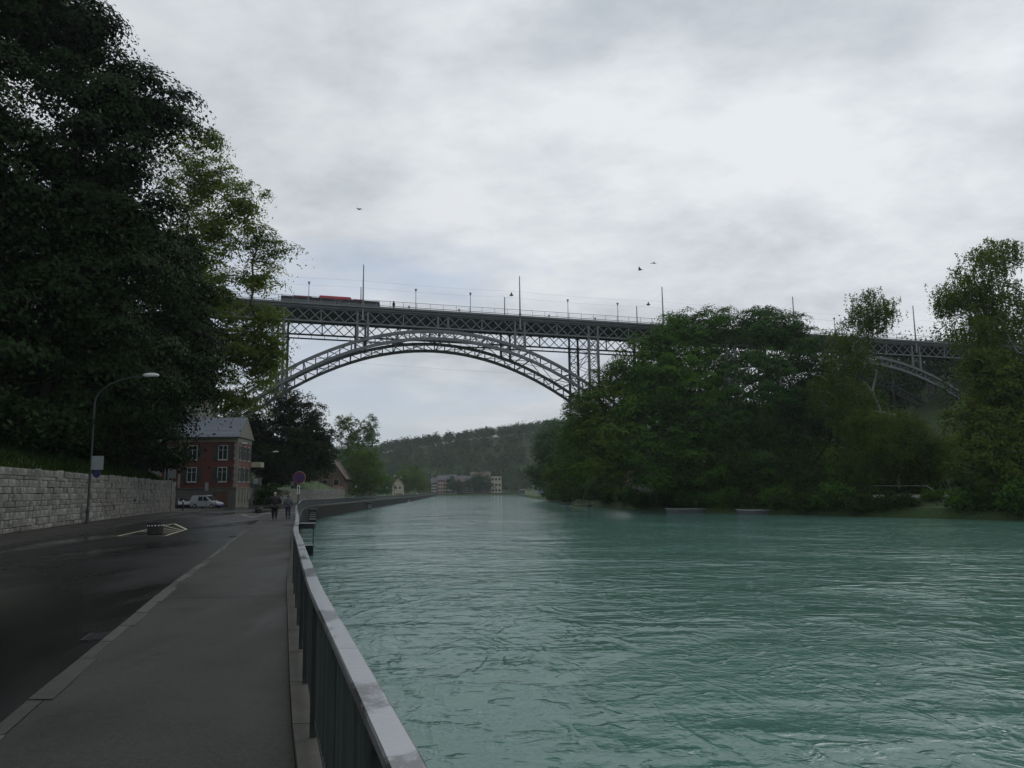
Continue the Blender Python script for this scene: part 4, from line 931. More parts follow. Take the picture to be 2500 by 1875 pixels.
# arches
def arch_z(ds, top):                          # heights over the sloping deck line, ds from the crown
    return (-3.52 - 0.0112 * ds * ds) if top else (-5.35 - 0.01175 * ds * ds)
HALF = 40.5
for crown in (14.35, 14.35 + 3 * BS):
    for o_ in (0.0, BWID):
        rib = MB(); nseg = 40; pts = [(-HALF + 2 * HALF * i / nseg) for i in range(nseg + 1)]
        for top in (True, False):
            for (x0, x1) in zip(pts[:-1], pts[1:]):
                for dz0, dz1, hw_ in ((-0.50, 0.04, 0.30),) if top else ((-0.04, 0.50, 0.30),):
                    z00, z01 = arch_z(x0, top), arch_z(x1, top)
                    rib.hexa([bp(crown + x0, o_ - hw_, z00 + dz0), bp(crown + x1, o_ - hw_, z01 + dz0), bp(crown + x1, o_ + hw_, z01 + dz0), bp(crown + x0, o_ + hw_, z00 + dz0),
                              bp(crown + x0, o_ - hw_, z00 + dz1), bp(crown + x1, o_ - hw_, z01 + dz1), bp(crown + x1, o_ + hw_, z01 + dz1), bp(crown + x0, o_ + hw_, z00 + dz1)])
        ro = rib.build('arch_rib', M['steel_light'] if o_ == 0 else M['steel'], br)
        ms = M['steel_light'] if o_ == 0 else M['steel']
        for i, x0 in enumerate(pts):
            bar_obj('web_upright', bp(crown + x0, o_, arch_z(x0, True) - 0.1), bp(crown + x0, o_, arch_z(x0, False) + 0.1), 0.16, 0.2, ms, ro, bu)
            if i < nseg:
                x1 = pts[i + 1]; a, b = (x0, x1) if x0 < 0 else (x1, x0)
                bar_obj('web_diagonal', bp(crown + a, o_, arch_z(a, True) - 0.2), bp(crown + b, o_, arch_z(b, False) + 0.2), 0.14, 0.14, ms, ro, bn)
    # wind bracing between the two ribs
    for i in range(0, 40, 4):
        x0, x1 = -HALF + 2 * HALF * i / 40, -HALF + 2 * HALF * (i + 4) / 40
        for (oa, ob) in ((0.3, BWID - 0.3), (BWID - 0.3, 0.3)):
            bar_obj('wind_brace', bp(crown + x0, oa, arch_z(x0, False) + 0.1), bp(crown + x1, ob, arch_z(x1, False) + 0.1), 0.11, 0.11, M['steel'], br)
            bar_obj('wind_brace', bp(crown + x0, oa, arch_z(x0, True) - 0.1), bp(crown + x1, ob, arch_z(x1, True) - 0.1), 0.09, 0.09, M['steel'], br)
        bar_obj('cross_strut', bp(crown + x0, 0.3, arch_z(x0, False) + 0.15), bp(crown + x0, BWID - 0.3, arch_z(x0, False) + 0.15), 0.16, 0.2, M['steel'], br)
        bar_obj('cross_strut', bp(crown + x0, 0.3, arch_z(x0, True) - 0.15), bp(crown + x0, BWID - 0.3, arch_z(x0, True) - 0.15), 0.16, 0.2, M['steel'], br)
    # columns standing on the arches
    for ds in (-2 * 14.35, -14.35, 14.35, 2 * 14.35):
        zt = arch_z(ds, True); s_ = crown + ds
        zlow = zt if abs(ds) < 20 else arch_z(ds, False) - 0.3
        for o_ in (0.0, BWID):
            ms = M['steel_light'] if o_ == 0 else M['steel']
            for q in (-0.92, 0.92):
                bar_obj('column_leg', bp(s_ + q, o_, -3.2), bp(s_ + q, o_, zlow + SLOPE * 0 - 0.3), 0.3, 0.45, ms, br, bu)
            z = -3.3; k_ = 0
            while z - 1.5 > zlow:
                bar_obj('column_lacing', bp(s_ - 0.85, o_, z), bp(s_ + 0.85, o_, z - 1.5), 0.09, 0.09, ms, br, bn); bar_obj('column_lacing', bp(s_ + 0.85, o_, z), bp(s_ - 0.85, o_, z - 1.5), 0.09, 0.09, ms, br, bn)
                bar_obj('column_rung', bp(s_ - 0.85, o_, z), bp(s_ + 0.85, o_, z), 0.12, 0.1, ms, br, bn); z -= 1.5
        zz = -3.3; st = 3.4
        while zz - 1.2 > zlow:
            zb = max(zz - st, zlow)
            for q in (-0.92, 0.92):
                for (oa, ob) in ((0.2, BWID - 0.2), (BWID - 0.2, 0.2)): bar_obj('sway_brace', bp(s_ + q, oa, zz), bp(s_ + q, ob, zb), 0.08, 0.08, M['steel'], br)
                bar_obj('sway_strut', bp(s_ + q, 0.2, zb), bp(s_ + q, BWID - 0.2, zb), 0.1, 0.1, M['steel'], br)
            zz -= st
# masonry piers
for s_, w_, zt, zb in ((57.4, 5.4, -22.0, -38), (S0 + 3.0, 10, -3.4, -36), (S1 - 3.0, 8, -3.4, -32), (14.35 - 43.5, 4.5, -21, -37), (14.35 + 3 * BS + 43.5, 4.5, -21, -34)):
    MB().hexa([bp(s_ - w_ / 2, -1.5, zb), bp(s_ + w_ / 2, -1.5, zb), bp(s_ + w_ / 2, BWID + 1.5, zb), bp(s_ - w_ / 2, BWID + 1.5, zb), bp(s_ - w_ / 2 * 0.9, -1.0, zt), bp(s_ + w_ / 2 * 0.9, -1.0, zt), bp(s_ + w_ / 2 * 0.9, BWID + 1.0, zt), bp(s_ - w_ / 2 * 0.9, BWID + 1.0, zt)]).build('masonry_pier', M['stone'], br)
for q in (-1.0, 1.0):
    for o_ in (0.0, BWID): bar_obj('column_leg', bp(57.4 + q, o_, -3.2), bp(57.4 + q, o_, -22.2), 0.35, 0.5, M['steel'], br, bu)
# bridge railing
for o_ in (-0.6, BWID + 0.6):
    for z_, h_ in ((1.08, 0.06), (0.22, 0.10)):
        bar_obj('bridge_rail', bp(S0, o_, z_), bp(S1, o_, z_), 0.07, h_, M['steel_light'], br)
    for z_ in (0.5, 0.78): bar_obj('bridge_rail_wire', bp(S0, o_, z_), bp(S1, o_, z_), 0.02, 0.02, M['steel'], br)
    s_ = S0 + 0.5
    while s_ < S1:
        bar_obj('railing_post', bp(s_, o_, 0.0), bp(s_, o_, 1.08), 0.06, 0.07, M['steel_light'], br); s_ += 2.39
ORD = ['first', 'second', 'third', 'fourth', 'fifth', 'sixth', 'seventh', 'eighth', 'ninth', 'tenth', 'eleventh', 'twelfth']
# tall masts and span wires
for k_ in range(5):
    for side, o_ in (('near', -0.35), ('far', BWID + 0.3)):
        e = empty('bridge_mast', bp(k_ * BS, o_, 0), 0, f'{ORD[k_]} tall mast from the left on the {side} side of the bridge', 'mast', 'tall masts on the bridge')
        zt = 7.6 if side == 'near' else 6.9
        MB().tube([bp(k_ * BS, o_, -2.6 if side == 'near' else -0.1), bp(k_ * BS, o_, 2.2), bp(k_ * BS, o_, zt)], [0.17, 0.14, 0.09], 8).build('mast_pole', M['mast'], e)
        MB().tube([bp(k_ * BS, o_, 0.15), bp(k_ * BS, o_, 0.5)], 0.22, 8).build('mast_collar', M['mast'], e)
    MB().tube([bp(k_ * BS, -0.3, 6.3), bp(k_ * BS, 3.5, 6.05), bp(k_ * BS, BWID / 2, 5.95), bp(k_ * BS, 9, 6.05), bp(k_ * BS, BWID + 0.3, 6.3)], 0.008, 5).build('span_wire', M['wire'])
    tag(bpy.data.objects[list(o.name for o in COL.objects)[-1]], f'{ORD[k_]} span wire from the left across the bridge deck', 'wire', 'span wires over the bridge')
    c = bp(k_ * BS, BWID / 2 + 0.3, 5.95)
    if k_ in (1, 2):
        e = empty('hanging_lamp', c, 0, ['', 'left hanging street lamp over the bridge middle', 'right hanging street lamp over the bridge beside the third mast'][k_], 'lamp', 'hanging lamps over the bridge')
        MB().lathe(c + Vector((0, 0, -0.15)), [(0.05, 0.5), (0.12, 0.35), (0.16, 0.1), (0.36, 0.0), (0.40, -0.14), (0.30, -0.2)], 12).build('lamp_shade', M['car_dark'], e)
        MB().ball(c + Vector((0, 0, -0.32)), (0.22, 0.22, 0.14), 10, 6).build('lamp_glass', M['lamp_head'], e)
for j, o_ in enumerate((3.6, 8.4)):
    w_ = MB()
    for k_ in range(-1, 5): w_.tube([bp(k_ * BS + BS * t, o_, 5.75 - 0.25 * 4 * t * (1 - t)) for t in (0, 0.25, 0.5, 0.75, 1)], 0.008, 4)
    tag(w_.build('contact_wire', M['wire']), ['contact wire over the near lane of the bridge', 'contact wire over the far lane of the bridge'][j], 'wire')
tag(MB().tube([bp(-30, 20, -6.2), bp(20, 20, -7.4), bp(60, 20, -7.9), bp(100, 20, -8.2)], 0.01, 4).build('cable', M['wire']), 'thin cable hanging behind the arch', 'wire')
# lamp posts with funnel heads
lps = []
for k_ in range(5):
    for q in (-9.35, 9.35): lps.append(k_ * BS + q)
for side, o_ in (('near', -0.35), ('far', BWID + 0.3)):
    for i, s_ in enumerate(lps):
        e = empty('bridge_lamp', bp(s_, o_, 0), 0, f'{ORD[i]} slim funnel-headed lamp from the left on the {side} bridge railing', 'lamp', f'funnel lamps along the {side} bridge railing')
        MB().tube([bp(s_, o_, -0.1), bp(s_, o_, 3.3)], [0.075, 0.05], 8).build('lamp_post', M['mast'], e)
        MB().lathe(bp(s_, o_, 3.25), [(0.05, 0.0), (0.12, 0.1), (0.20, 0.42), (0.24, 0.44), (0.24, 0.5), (0.1, 0.54)], 10).build('lamp_head', M['mast'], e)

# the bus on the bridge
bo = 8.4; bs0, bs1 = -14.6, 3.2
bus = empty('articulated_bus', bp((bs0 + bs1) / 2, bo, -0.14), 0, 'long articulated city bus with red roof units crossing the bridge', 'bus')
def bus_body(name, a, b, z0, z1, hw_, mat, ch=0.0):
    return MB().hexa([bp(a, bo - hw_, z0), bp(b, bo - hw_, z0), bp(b, bo + hw_, z0), bp(a, bo + hw_, z0), bp(a + ch, bo - hw_ + ch * 0.5, z1), bp(b - ch, bo - hw_ + ch * 0.5, z1), bp(b - ch, bo + hw_ - ch * 0.5, z1), bp(a + ch, bo + hw_ - ch * 0.5, z1)]).build(name, mat, bus)
for a, b in ((bs0, -4.6), (-3.6, bs1)):
    bus_body('body', a, b, 0.15, 1.15, 1.27, M['bus_red']); bus_body('window_band', a + 0.03, b - 0.03, 1.153, 2.45, 1.25, M['glass'], 0.05)
    bus_body('roof', a, b, 2.453, 2.92, 1.27, M['bus_grey'], 0.12)
    for sw in (a + 2.2, b - 2.2):
        for oo in (-1.2, 1.2):
            c = bp(sw, bo + oo, 0.36); wn = MB(); wn.tube([c - bn * 0.14, c + bn * 0.14], 0.48, 16); wn.build('wheel', M['tyre'], bus)
bus_body('bellows', -4.6, -3.6, 0.35, 2.75, 1.15, M['car_dark'])
bus_body('roof_unit', -7.9, -1.2 - 0.6, 2.925, 3.48, 0.95, M['bus_red'], 0.25)
bus_body('roof_unit', -12.4, -9.0, 2.925, 3.2, 0.9, M['bus_red'], 0.15); bus_body('roof_unit', -2.6 + 0.9, 0.6, 2.925, 3.15, 0.9, M['bus_red'], 0.15)
for s_ in np.arange(bs0 + 1.6, bs1 - 0.5, 1.75): bar_obj('window_pillar', bp(s_, bo - 1.26, 1.15), bp(s_, bo - 1.24, 2.45), 0.1, 0.04, M['bus_grey'], bus, bu)

# ------------------------------------------------------------------ people
def person(name, loc, rz, label, jacket, trousers, hair, height=1.75, build=1.0, hood=False, stride=0.12, group=None, pocket=True):
    e = empty(name, loc, rz, label, 'person', group, height / 1.75)
    def skin(nm, nodes, edges, mat, root=0, sub=1):
        me = bpy.data.meshes.new(nm); me.from_pydata([n_[0] for n_ in nodes], edges, []); me.materials.append(mat)
        o = link(nm, me, e, WM[e])
        sk = o.modifiers.new('skin', 'SKIN'); sk.use_smooth_shade = True
        me.skin_vertices[0].data.foreach_set  # layer exists once the modifier is added
        for i, n_ in enumerate(nodes): me.skin_vertices[0].data[i].radius = n_[1]; me.skin_vertices[0].data[i].use_root = (i == root)
        ss = o.modifiers.new('sub', 'SUBSURF'); ss.levels = sub; ss.render_levels = sub
        return o
    b = build; st = stride; hx = 0.10
    elb = 0.27 * b + 0.03
    legs = [((0, 0, 0.95), (0.16 * b, 0.12 * b)), ((-hx, 0, 0.86), (0.095 * b, 0.10 * b)), ((-hx, st * .5 + 0.02, 0.49), (0.062 * b, 0.068 * b)), ((-hx, st * .6, 0.09), (0.045, 0.05)), ((-hx, st * .6 + 0.14, 0.04), (0.042, 0.035)),
            ((hx, 0, 0.86), (0.095 * b, 0.10 * b)), ((hx, -st * .2 + 0.03, 0.49), (0.062 * b, 0.068 * b)), ((hx, -st, 0.10), (0.045, 0.05)), ((hx, -st + 0.14, 0.04), (0.042, 0.035))]
    torso = [((0, 0, 1.15), (0.15 * b, 0.115 * b)), ((0, 0.0, 1.36), (0.17 * b, 0.12 * b)), ((0, 0.01, 1.47), (0.075, 0.07)), ((0, 0.03, 1.54), (0.055, 0.058)), ((0, 0.045, 1.63), (0.078, 0.095)), ((0, 0.04, 1.70), (0.062, 0.075)),
             ((-0.19 * b, 0, 1.41), (0.065 * b, 0.065 * b)), ((-elb - 0.02, -0.02, 1.14), (0.048 * b, 0.05 * b)), ((-0.22 * b, 0.15, 0.98), (0.036, 0.04)), ((-0.19 * b, 0.17, 0.92), (0.042, 0.028)),
             ((0.19 * b, 0, 1.41), (0.065 * b, 0.065 * b)), ((elb + 0.02, -0.02, 1.14), (0.048 * b, 0.05 * b)), ((0.22 * b, 0.15, 0.98), (0.036, 0.04)), ((0.19 * b, 0.17, 0.92), (0.042, 0.028))]
    nL = len(legs)
    E_ = [(0, 1), (1, 2), (2, 3), (3, 4), (0, 5), (5, 6), (6, 7), (7, 8)] + [(0, nL), (nL, nL + 1), (nL + 1, nL + 2), (nL + 2, nL + 3), (nL + 3, nL + 4), (nL + 4, nL + 5), (nL + 1, nL + 6), (nL + 6, nL + 7), (nL + 7, nL + 8), (nL + 8, nL + 9), (nL + 1, nL + 10), (nL + 10, nL + 11), (nL + 11, nL + 12), (nL + 12, nL + 13)]
    skin('body', legs + torso, E_, M['skin'])
    g_ = lambda r_, k_: (r_[0] * k_ + 0.012, r_[1] * k_ + 0.012)
    tr = [(p, g_(r_, 1.12)) for p, r_ in legs]; tr = [tr[0], tr[1], tr[2], ((tr[3][0][0], tr[3][0][1], 0.10), (0.062, 0.066)), tr[5], tr[6], ((tr[7][0][0], tr[7][0][1], 0.11), (0.062, 0.066))]
    skin('trousers', tr, [(0, 1), (1, 2), (2, 3), (0, 4), (4, 5), (5, 6)], trousers)
    jk = [((0, 0, 0.88), (0.215 * b, 0.165 * b)), ((0, 0, 1.12), (0.215 * b, 0.165 * b)), ((0, 0, 1.34), (0.205 * b, 0.15 * b)), ((0, 0.0, 1.45), (0.12, 0.10)), ((0, 0.02, 1.51), (0.082, 0.08)),
          ((-0.20 * b, 0, 1.39), (0.092 * b, 0.092 * b)), ((-elb - 0.02, -0.02, 1.13), (0.078 * b, 0.078 * b)), ((-0.23 * b, 0.12, 0.99), (0.065, 0.065)),
          ((0.20 * b, 0, 1.39), (0.092 * b, 0.092 * b)), ((elb + 0.02, -0.02, 1.13), (0.078 * b, 0.078 * b)), ((0.23 * b, 0.12, 0.99), (0.065, 0.065))]
    skin('jacket', jk, [(0, 1), (1, 2), (2, 3), (3, 4), (2, 5), (5, 6), (6, 7), (2, 8), (8, 9), (9, 10)], jacket)
    for i_ in (3, 7):
        p = Vector(legs[i_][0]); MB().ball(WM[e] @ Vector((p.x, p.y + 0.06, 0.055)), (0.055, 0.055, 0.055), 10, 6).build('shoe', M['trousers'], e)
        s2 = MB(); q0 = WM[e] @ Vector((p.x, p.y - 0.04, 0.05)); q1 = WM[e] @ Vector((p.x, p.y + 0.19, 0.035)); s2.tube([q0, q1], [0.055, 0.042], 8); s2.build('shoe', M['trousers'], e)
    if hood:
        skin('hood', [((0, 0.0, 1.50), (0.10, 0.10)), ((0, 0.0, 1.62), (0.115, 0.125)), ((0, 0.01, 1.72), (0.085, 0.10))], [(0, 1), (1, 2)], jacket)
    else:
        hb = MB(); c_ = WM[e] @ Vector((0, 0.02, 1.665)); k_ = height / 1.75
        hb.ball(c_, (0.098 * k_, 0.108 * k_, 0.105 * k_), 12, 8); hb.build('hair', hair, e, smooth=True)
        for sx in (-1, 1): MB().ball(WM[e] @ Vector((sx * 0.093, 0.05, 1.62)), (0.014, 0.025, 0.034), 8, 6).build('ear', M['skin'], e)
    fc = MB(); fc.ball(WM[e] @ Vector((0, 0.145, 1.62)), (0.016, 0.024, 0.026), 8, 6); fc.build('nose', M['skin'], e)
    for sx in (-1, 1): MB().ball(WM[e] @ Vector((sx * 0.034, 0.124, 1.645)), (0.013, 0.01, 0.009), 8, 5).build('eye', M['jacket_black'], e)
    MB().ball(WM[e] @ Vector((0, 0.125, 1.575)), (0.026, 0.012, 0.007), 8, 5).build('mouth', M['red_wall2'], e)
    return e
yaw = math.atan2(0.27, 1)
def ped(px, Y): p = at(px, 1200, Y); return (p.x, Y, ZG(Y) + 0.0)
person('person', ped(672, 51.5), yaw, 'broad person in black jacket walking away on the pavement', M['jacket_black'], M['trousers'], M['hair_white'], 1.80, 1.22)
person('person', ped(704.5, 53.5), yaw, 'person in grey hooded jacket and jeans walking beside the railing', M['jacket_grey'], M['jeans'], M['hair_dark'], 1.62, 0.92, hood=True, stride=0.1)
person('person', bp(5.5, 0.75, -0.14), -TH - 0.2 + R_(90), 'dark figure walking on the bridge right of the bus', M['jacket_black'], M['trousers'], M['hair_dark'], 1.74, 1.05)
person('person', bp(-0.3 + 3.2, 1.6, -0.14), TH + R_(-90), 'dark figure on the bridge at the end of the bus', M['jacket_black'], M['jeans'], M['hair_dark'], 1.74, 1.0)

# ------------------------------------------------------------------ street lamps, signs, planters
def street_lamp(X, Y, label, arm=3.1, h=8.7):
    z = ZG(Y); e = empty('street_lamp', (X, Y, z), 0, label, 'street lamp', 'street lamps along the road')
    MB().tube([(X, Y, z - 0.1), (X, Y, z + 0.9), (X, Y, z + 0.95), (X, Y, z + h - 1.6)], [0.11, 0.10, 0.075, 0.06], 10).build('lamp_pole', M['lamp_pole'], e)
    pts = []
    for t in np.linspace(0, 1, 9):
        a = t * math.pi / 2; pts.append((X + arm * (1 - math.cos(a)) * 0.95, Y, z + h - 1.6 + 1.75 * math.sin(a)))
    MB().tube(pts, [0.06 - 0.02 * t for t in np.linspace(0, 1, 9)], 8).build('lamp_arm', M['lamp_pole'], e)
    c = Vector(pts[-1]) + Vector((0.45, 0, 0.06))
    hd = MB(); hd.ball(c, (0.55, 0.22, 0.17), 16, 9); hd.build('lamp_head', M['lamp_head'], e, smooth=True)
    MB().ball(c + Vector((0.04, 0, -0.08)), (0.40, 0.17, 0.12), 12, 7).build('lamp_glass', M['glass'], e, smooth=True)
    return e
street_lamp(-27.3, 49.2, 'tall near street lamp with curved arm in front of the stone wall', 3.3, 9.3)
LL = ['street lamp whose pale head shows before the red house corner', 'street lamp second beyond the red house', 'street lamp above the far stone wall end', 'street lamp in front of the dark round tree', 'street lamp beside the brown gabled house', 'first of four small lamps before the white cottage', 'second of four small lamps before the white cottage', 'third of four small lamps before the white cottage', 'fourth and farthest of the small lamps before the white cottage']
for lb, (px, Y) in zip(LL, [(590, 114), (669, 136), (750, 167), (810, 201), (892, 267), (944, 338), (963, 365), (979, 400), (994, 447)]):
    hx_ = at(px, 1200, Y).x; street_lamp(hx_ - 3.35, Y, lb, 3.1, 9.2 + (0.25 if Y > 150 else 0))
def sign_post(X, Y, label, zc_, w_=0.7, h_=0.86, disc=True, pole_r=0.03, post=True):
    z = ZG(Y); e = empty('sign_post', (X, Y, z), 0, label, 'sign', 'roadside sign posts')
    if post: MB().tube([(X, Y, z - 0.05), (X, Y, zc_ + h_ / 2)], pole_r, 8).build('post', M['lamp_pole'], e)
    ox = X + (0.42 if not post else 0.0)
    MB().box((ox, Y - 0.06, zc_), (w_, 0.02, h_), 0, 0.15).build('sign_panel', M['sign_back'], e)
    if disc:
        c = Vector((ox, Y - 0.06, zc_ - h_ / 2 - 0.27)); MB().tube([c, c + Vector((0, -0.025, 0))], 0.25, 18).build('sign_disc', M['blue'], e)
    return e
p = at(247, 1130, 49.0); sign_post(-27.15, 49.0, 'white square sign with dark disc on the near lamp post', p.z, 0.72, 0.88, True, post=False)
p = at(420, 1157, 74); sign_post(p.x, 74, 'white square sign at the end of the long stone wall', p.z, 0.75, 0.85, False)
for px, py, Y, lb in [(625, 1175, 128, 'white square sign right of the red house'), (714, 1181, 160, 'white square sign left of the round red sign'), (869, 1188, 245, 'first small white sign beyond the brown gabled house'), (900, 1189, 262, 'second small white sign beyond the brown gabled house'), (925, 1190, 280, 'third small white sign beyond the brown gabled house'), (945, 1191, 300, 'fourth small white sign beyond the brown gabled house')]:
    p = at(px, py, Y); sign_post(p.x, Y, lb, p.z, 0.8 if Y < 200 else 0.6, 0.9 if Y < 200 else 0.75, Y < 200)
p = at(505, 1188, 100); sign_post(p.x, 100, 'narrow white board in front of the red house', p.z, 0.42, 1.05, False)
p = at(528, 1172, 103); 
e = empty('sign_post', (p.x, 103, ZG(103)), 0, 'back of an octagonal sign before the red house', 'sign', 'roadside sign posts')
MB().tube([(p.x, 103, ZG(103)), (p.x, 103, p.z)], 0.03, 8).build('post', M['lamp_pole'], e); MB().tube([Vector((p.x, 102.96, p.z)), Vector((p.x, 102.92, p.z))], 0.38, 8).build('sign_disc', M['lamp_pole'], e)
# no-parking sign at the railing
Yn = 39.8; p = at(731.5, 1166, Yn); xb = at(724, 1290, Yn).x
e = empty('no_parking_sign', (xb, Yn, 0), 0, 'round blue and red no parking sign on a post at the railing', 'sign')
MB().tube([(xb, Yn, -0.05), (p.x, Yn, p.z + 0.3)], 0.032, 8).build('post', M['lamp_pole'], e)
def disc(c, r_, y, mat, name, n=28): MB().tube([Vector((c.x, y, c.z)), Vector((c.x, y - 0.012, c.z))], r_, n).build(name, mat, e)
disc(p, 0.32, Yn - 0.04, M['white_paint'], 'sign_rim'); disc(p, 0.31, Yn - 0.056, M['red'], 'red_ring'); disc(p, 0.235, Yn - 0.072, M['blue'], 'blue_field')
for sgn in (-1, 1):
    q = Vector((0.166, 0, 0.166 * sgn)); MB().bar(Vector((p.x, Yn - 0.092, p.z)) - q, Vector((p.x, Yn - 0.092, p.z)) + q, 0.012, 0.05, (0, 1, 0)).build('red_slash', M['red'], e)
c = Vector((p.x - 0.03, Yn - 0.04, p.z - 0.62)); MB().box(c, (0.16, 0.012, 0.46)).build('arrow_plate', M['white_paint'], e)
MB().prism([(c.x - 0.055, c.y - 0.010, c.z + 0.05), (c.x + 0.055, c.y - 0.010, c.z + 0.05), (c.x, c.y - 0.010, c.z + 0.2)], 0, (0, -0.006, 0)).build('arrow', M['car_dark'], e)
MB().box((c.x, c.y - 0.012, c.z - 0.07), (0.035, 0.008, 0.24)).build('arrow', M['car_dark'], e)
for zz in (-0.95, -1.15, -1.35): MB().tube([(p.x - 0.04 + zz * 0.02, Yn, p.z + zz), (p.x - 0.04 + zz * 0.02, Yn, p.z + zz - 0.09)], 0.036, 8).build('reflective_band', M['rail_far'], e)
# round planters
def planter(X, Y, label, s_=1.0):
    z = ZG(Y) - 0.12; e = empty('round_planter', (X, Y, z), 0, label, 'planter', 'round planters in the road')
    MB().lathe((X, Y, z), [(0.28 * s_, 0), (0.34 * s_, 0.06), (0.36 * s_, 0.40 * s_), (0.35 * s_, 0.42 * s_), (0.35 * s_, 0.50 * s_), (0.38 * s_, 0.51 * s_), (0.38 * s_, 0.60 * s_), (0.31 * s_, 0.60 * s_), (0.29 * s_, 0.52 * s_)], 24).build('pot', M['planter'], e)
    for k_ in range(16):
        a = 2 * math.pi * k_ / 16; MB().box((X + 0.362 * s_ * math.cos(a), Y + 0.362 * s_ * math.sin(a), z + 0.46 * s_), (0.02, 0.07, 0.06), 0, a).build('reflector', M['white_paint'], e)
    MB().ball((X, Y, z + 0.5 * s_), (0.29 * s_, 0.29 * s_, 0.07), 14, 6).build('soil', M['bark'], e)
planter(-16.75, 36.0, 'dark round planter with white reflectors inside the painted diamond')
planter(-25.0, 75.3, 'far dark round planter beside the painted white angle', 1.0)
# bollards at the forecourt
for X, Y, lb in [(at(447, 1230, 86).x, 86, 'short pale bollard at the end of the long stone wall'), (at(604, 1220, 120).x, 120, 'dark waste bin at the red house corner')]:
    z = ZG(Y); e = empty('bollard' if 'bollard' in lb else 'waste_bin', (X, Y, z), 0, lb, 'bollard' if 'bollard' in lb else 'bin')
    if 'bollard' in lb:
        MB().tube([(X, Y, z - 0.05), (X, Y, z + 0.95)], 0.09, 10).build('post', M['lamp_pole'], e); MB().lathe((X, Y, z + 0.95), [(0.13, 0), (0.14, 0.12), (0.06, 0.22)], 10).build('cap', M['white_paint'], e)
    else:
        MB().lathe((X, Y, z), [(0.42, 0), (0.5, 0.1), (0.52, 1.0), (0.45, 1.05)], 14).build('bin', M['ladder_dark'], e); MB().lathe((X, Y, z + 1.05), [(0.54, 0), (0.5, 0.16), (0.2, 0.24)], 14).build('lid', M['ladder_dark'], e)

# ------------------------------------------------------------------ cars
def car(loc, rz, label, body='car_white', van=True, L_=4.2, bumper='car_blue'):
    e = empty('parked_car', loc, rz, label, 'car', 'cars parked by the red house'); T = WM[e]
    w_ = 0.86; h = 1.78 if van else 1.45
    def sec(x, zlo, zhi, hw0, hw1): return [T @ Vector((x, -hw0, zlo)), T @ Vector((x, hw0, zlo)), T @ Vector((x, hw1, zhi)), T @ Vector((x, -hw1, zhi))]
    def loft(name, secs, mat):
        b = MB(); vs = [p for s_ in secs for p in s_]; fs = [(4 * i + j, 4 * i + (j + 1) % 4, 4 * i + 4 + (j + 1) % 4, 4 * i + 4 + j) for i in range(len(secs) - 1) for j in range(4)] + [(3, 2, 1, 0), tuple(4 * (len(secs) - 1) + j for j in range(4))]
        b.add(vs, fs); return b.build(name, mat, e, smooth=False)
    f = L_ / 2
    loft('body', [sec(-f, 0.45, 0.9, w_ * .9, w_ * .9), sec(-f + 0.08, 0.3, 1.0, w_, w_), sec(-f + 1.5, 0.28, 0.98, w_, w_), sec(f - 1.15, 0.28, 0.95, w_, w_), sec(f - 0.35, 0.28, 0.82, w_ * .97, w_ * .93), sec(f, 0.36, 0.66, w_ * .86, w_ * .84)], M[body])
    loft('cabin', [sec(-f + 0.06, 0.98, h * 0.86, w_ * .98, w_ * .86), sec(-f + 0.35, 0.98, h, w_ * .98, w_ * .82), sec(f - 2.25, 0.97, h, w_ * .98, w_ * .82), sec(f - 1.85, 0.965, h * 0.97, w_ * .98, w_ * .84), sec(f - 0.95, 0.93, 0.95, w_ * .96, w_ * .95)], M[body])
    for sy in (-1, 1):
        def pane(x0, x1, x2, x3, nm='side_window'):
            b = MB(); zl, zh = 1.04, h - 0.16; yl, yh = sy * (w_ * .965 + 0.012), sy * (w_ * .855 + 0.012)
            pts_ = [T @ Vector((x0, yl, zl)), T @ Vector((x1, yl, zl)), T @ Vector((x2, yh, zh)), T @ Vector((x3, yh, zh))]
            b.prism(pts_, 0, T.to_3x3() @ Vector((0, sy * 0.01, 0))); b.build(nm, M['glass'], e)
        pane(f - 2.2, f - 1.28, f - 1.95, f - 2.15)
        pane(-f + 1.2, f - 2.32, f - 2.3, -f + 1.25)
        for wx in (-f + 0.8, f - 0.82):
            c = Vector((wx, sy * (w_ - 0.02), 0.31)); b = MB(); b.tube([T @ (c - Vector((0, 0.09, 0))), T @ (c + Vector((0, 0.09, 0)))], 0.31, 18); wo = b.build('wheel', M['tyre'], e)
            b = MB(); b.tube([T @ (c + Vector((0, sy * 0.085, 0))), T @ (c + Vector((0, sy * 0.1, 0)))], 0.19, 12); b.build('rim', M['rim'], wo)
        MB().ball(T @ Vector((f - 0.16, sy * 0.62, 0.68)), (0.14, 0.14, 0.09), 10, 6).build('headlight', M['rim'], e)
    b = MB(); pts_ = [T @ Vector((f - 1.02, -w_ * .84, 1.0)), T @ Vector((f - 1.02, w_ * .84, 1.0)), T @ Vector((f - 1.78, w_ * .76, h - 0.12)), T @ Vector((f - 1.78, -w_ * .76, h - 0.12))]
    b.prism(pts_, 0, T.to_3x3() @ Vector((0.02, 0, 0.03))); b.build('windscreen', M['glass'], e)
    loft('bumper', [sec(f - 0.42, 0.30, 0.50, w_ * 1.01, w_ * 1.01), sec(f + 0.04, 0.32, 0.52, w_ * .88, w_ * .88)], M[bumper])
    return e
car((at(507, 1200, 106).x, 106, ZG(106) - 0.02), R_(-12), 'white van-like car parked in front of the red house')
car((at(452, 1200, 112).x, 112, ZG(112) - 0.02), R_(-70), 'white car half hidden behind the first white car', van=True, bumper='car_dark')
car((-62, 497, ZG(497) - 0.1), R_(90), 'tiny white car far along the riverside road', van=False, bumper='car_dark')

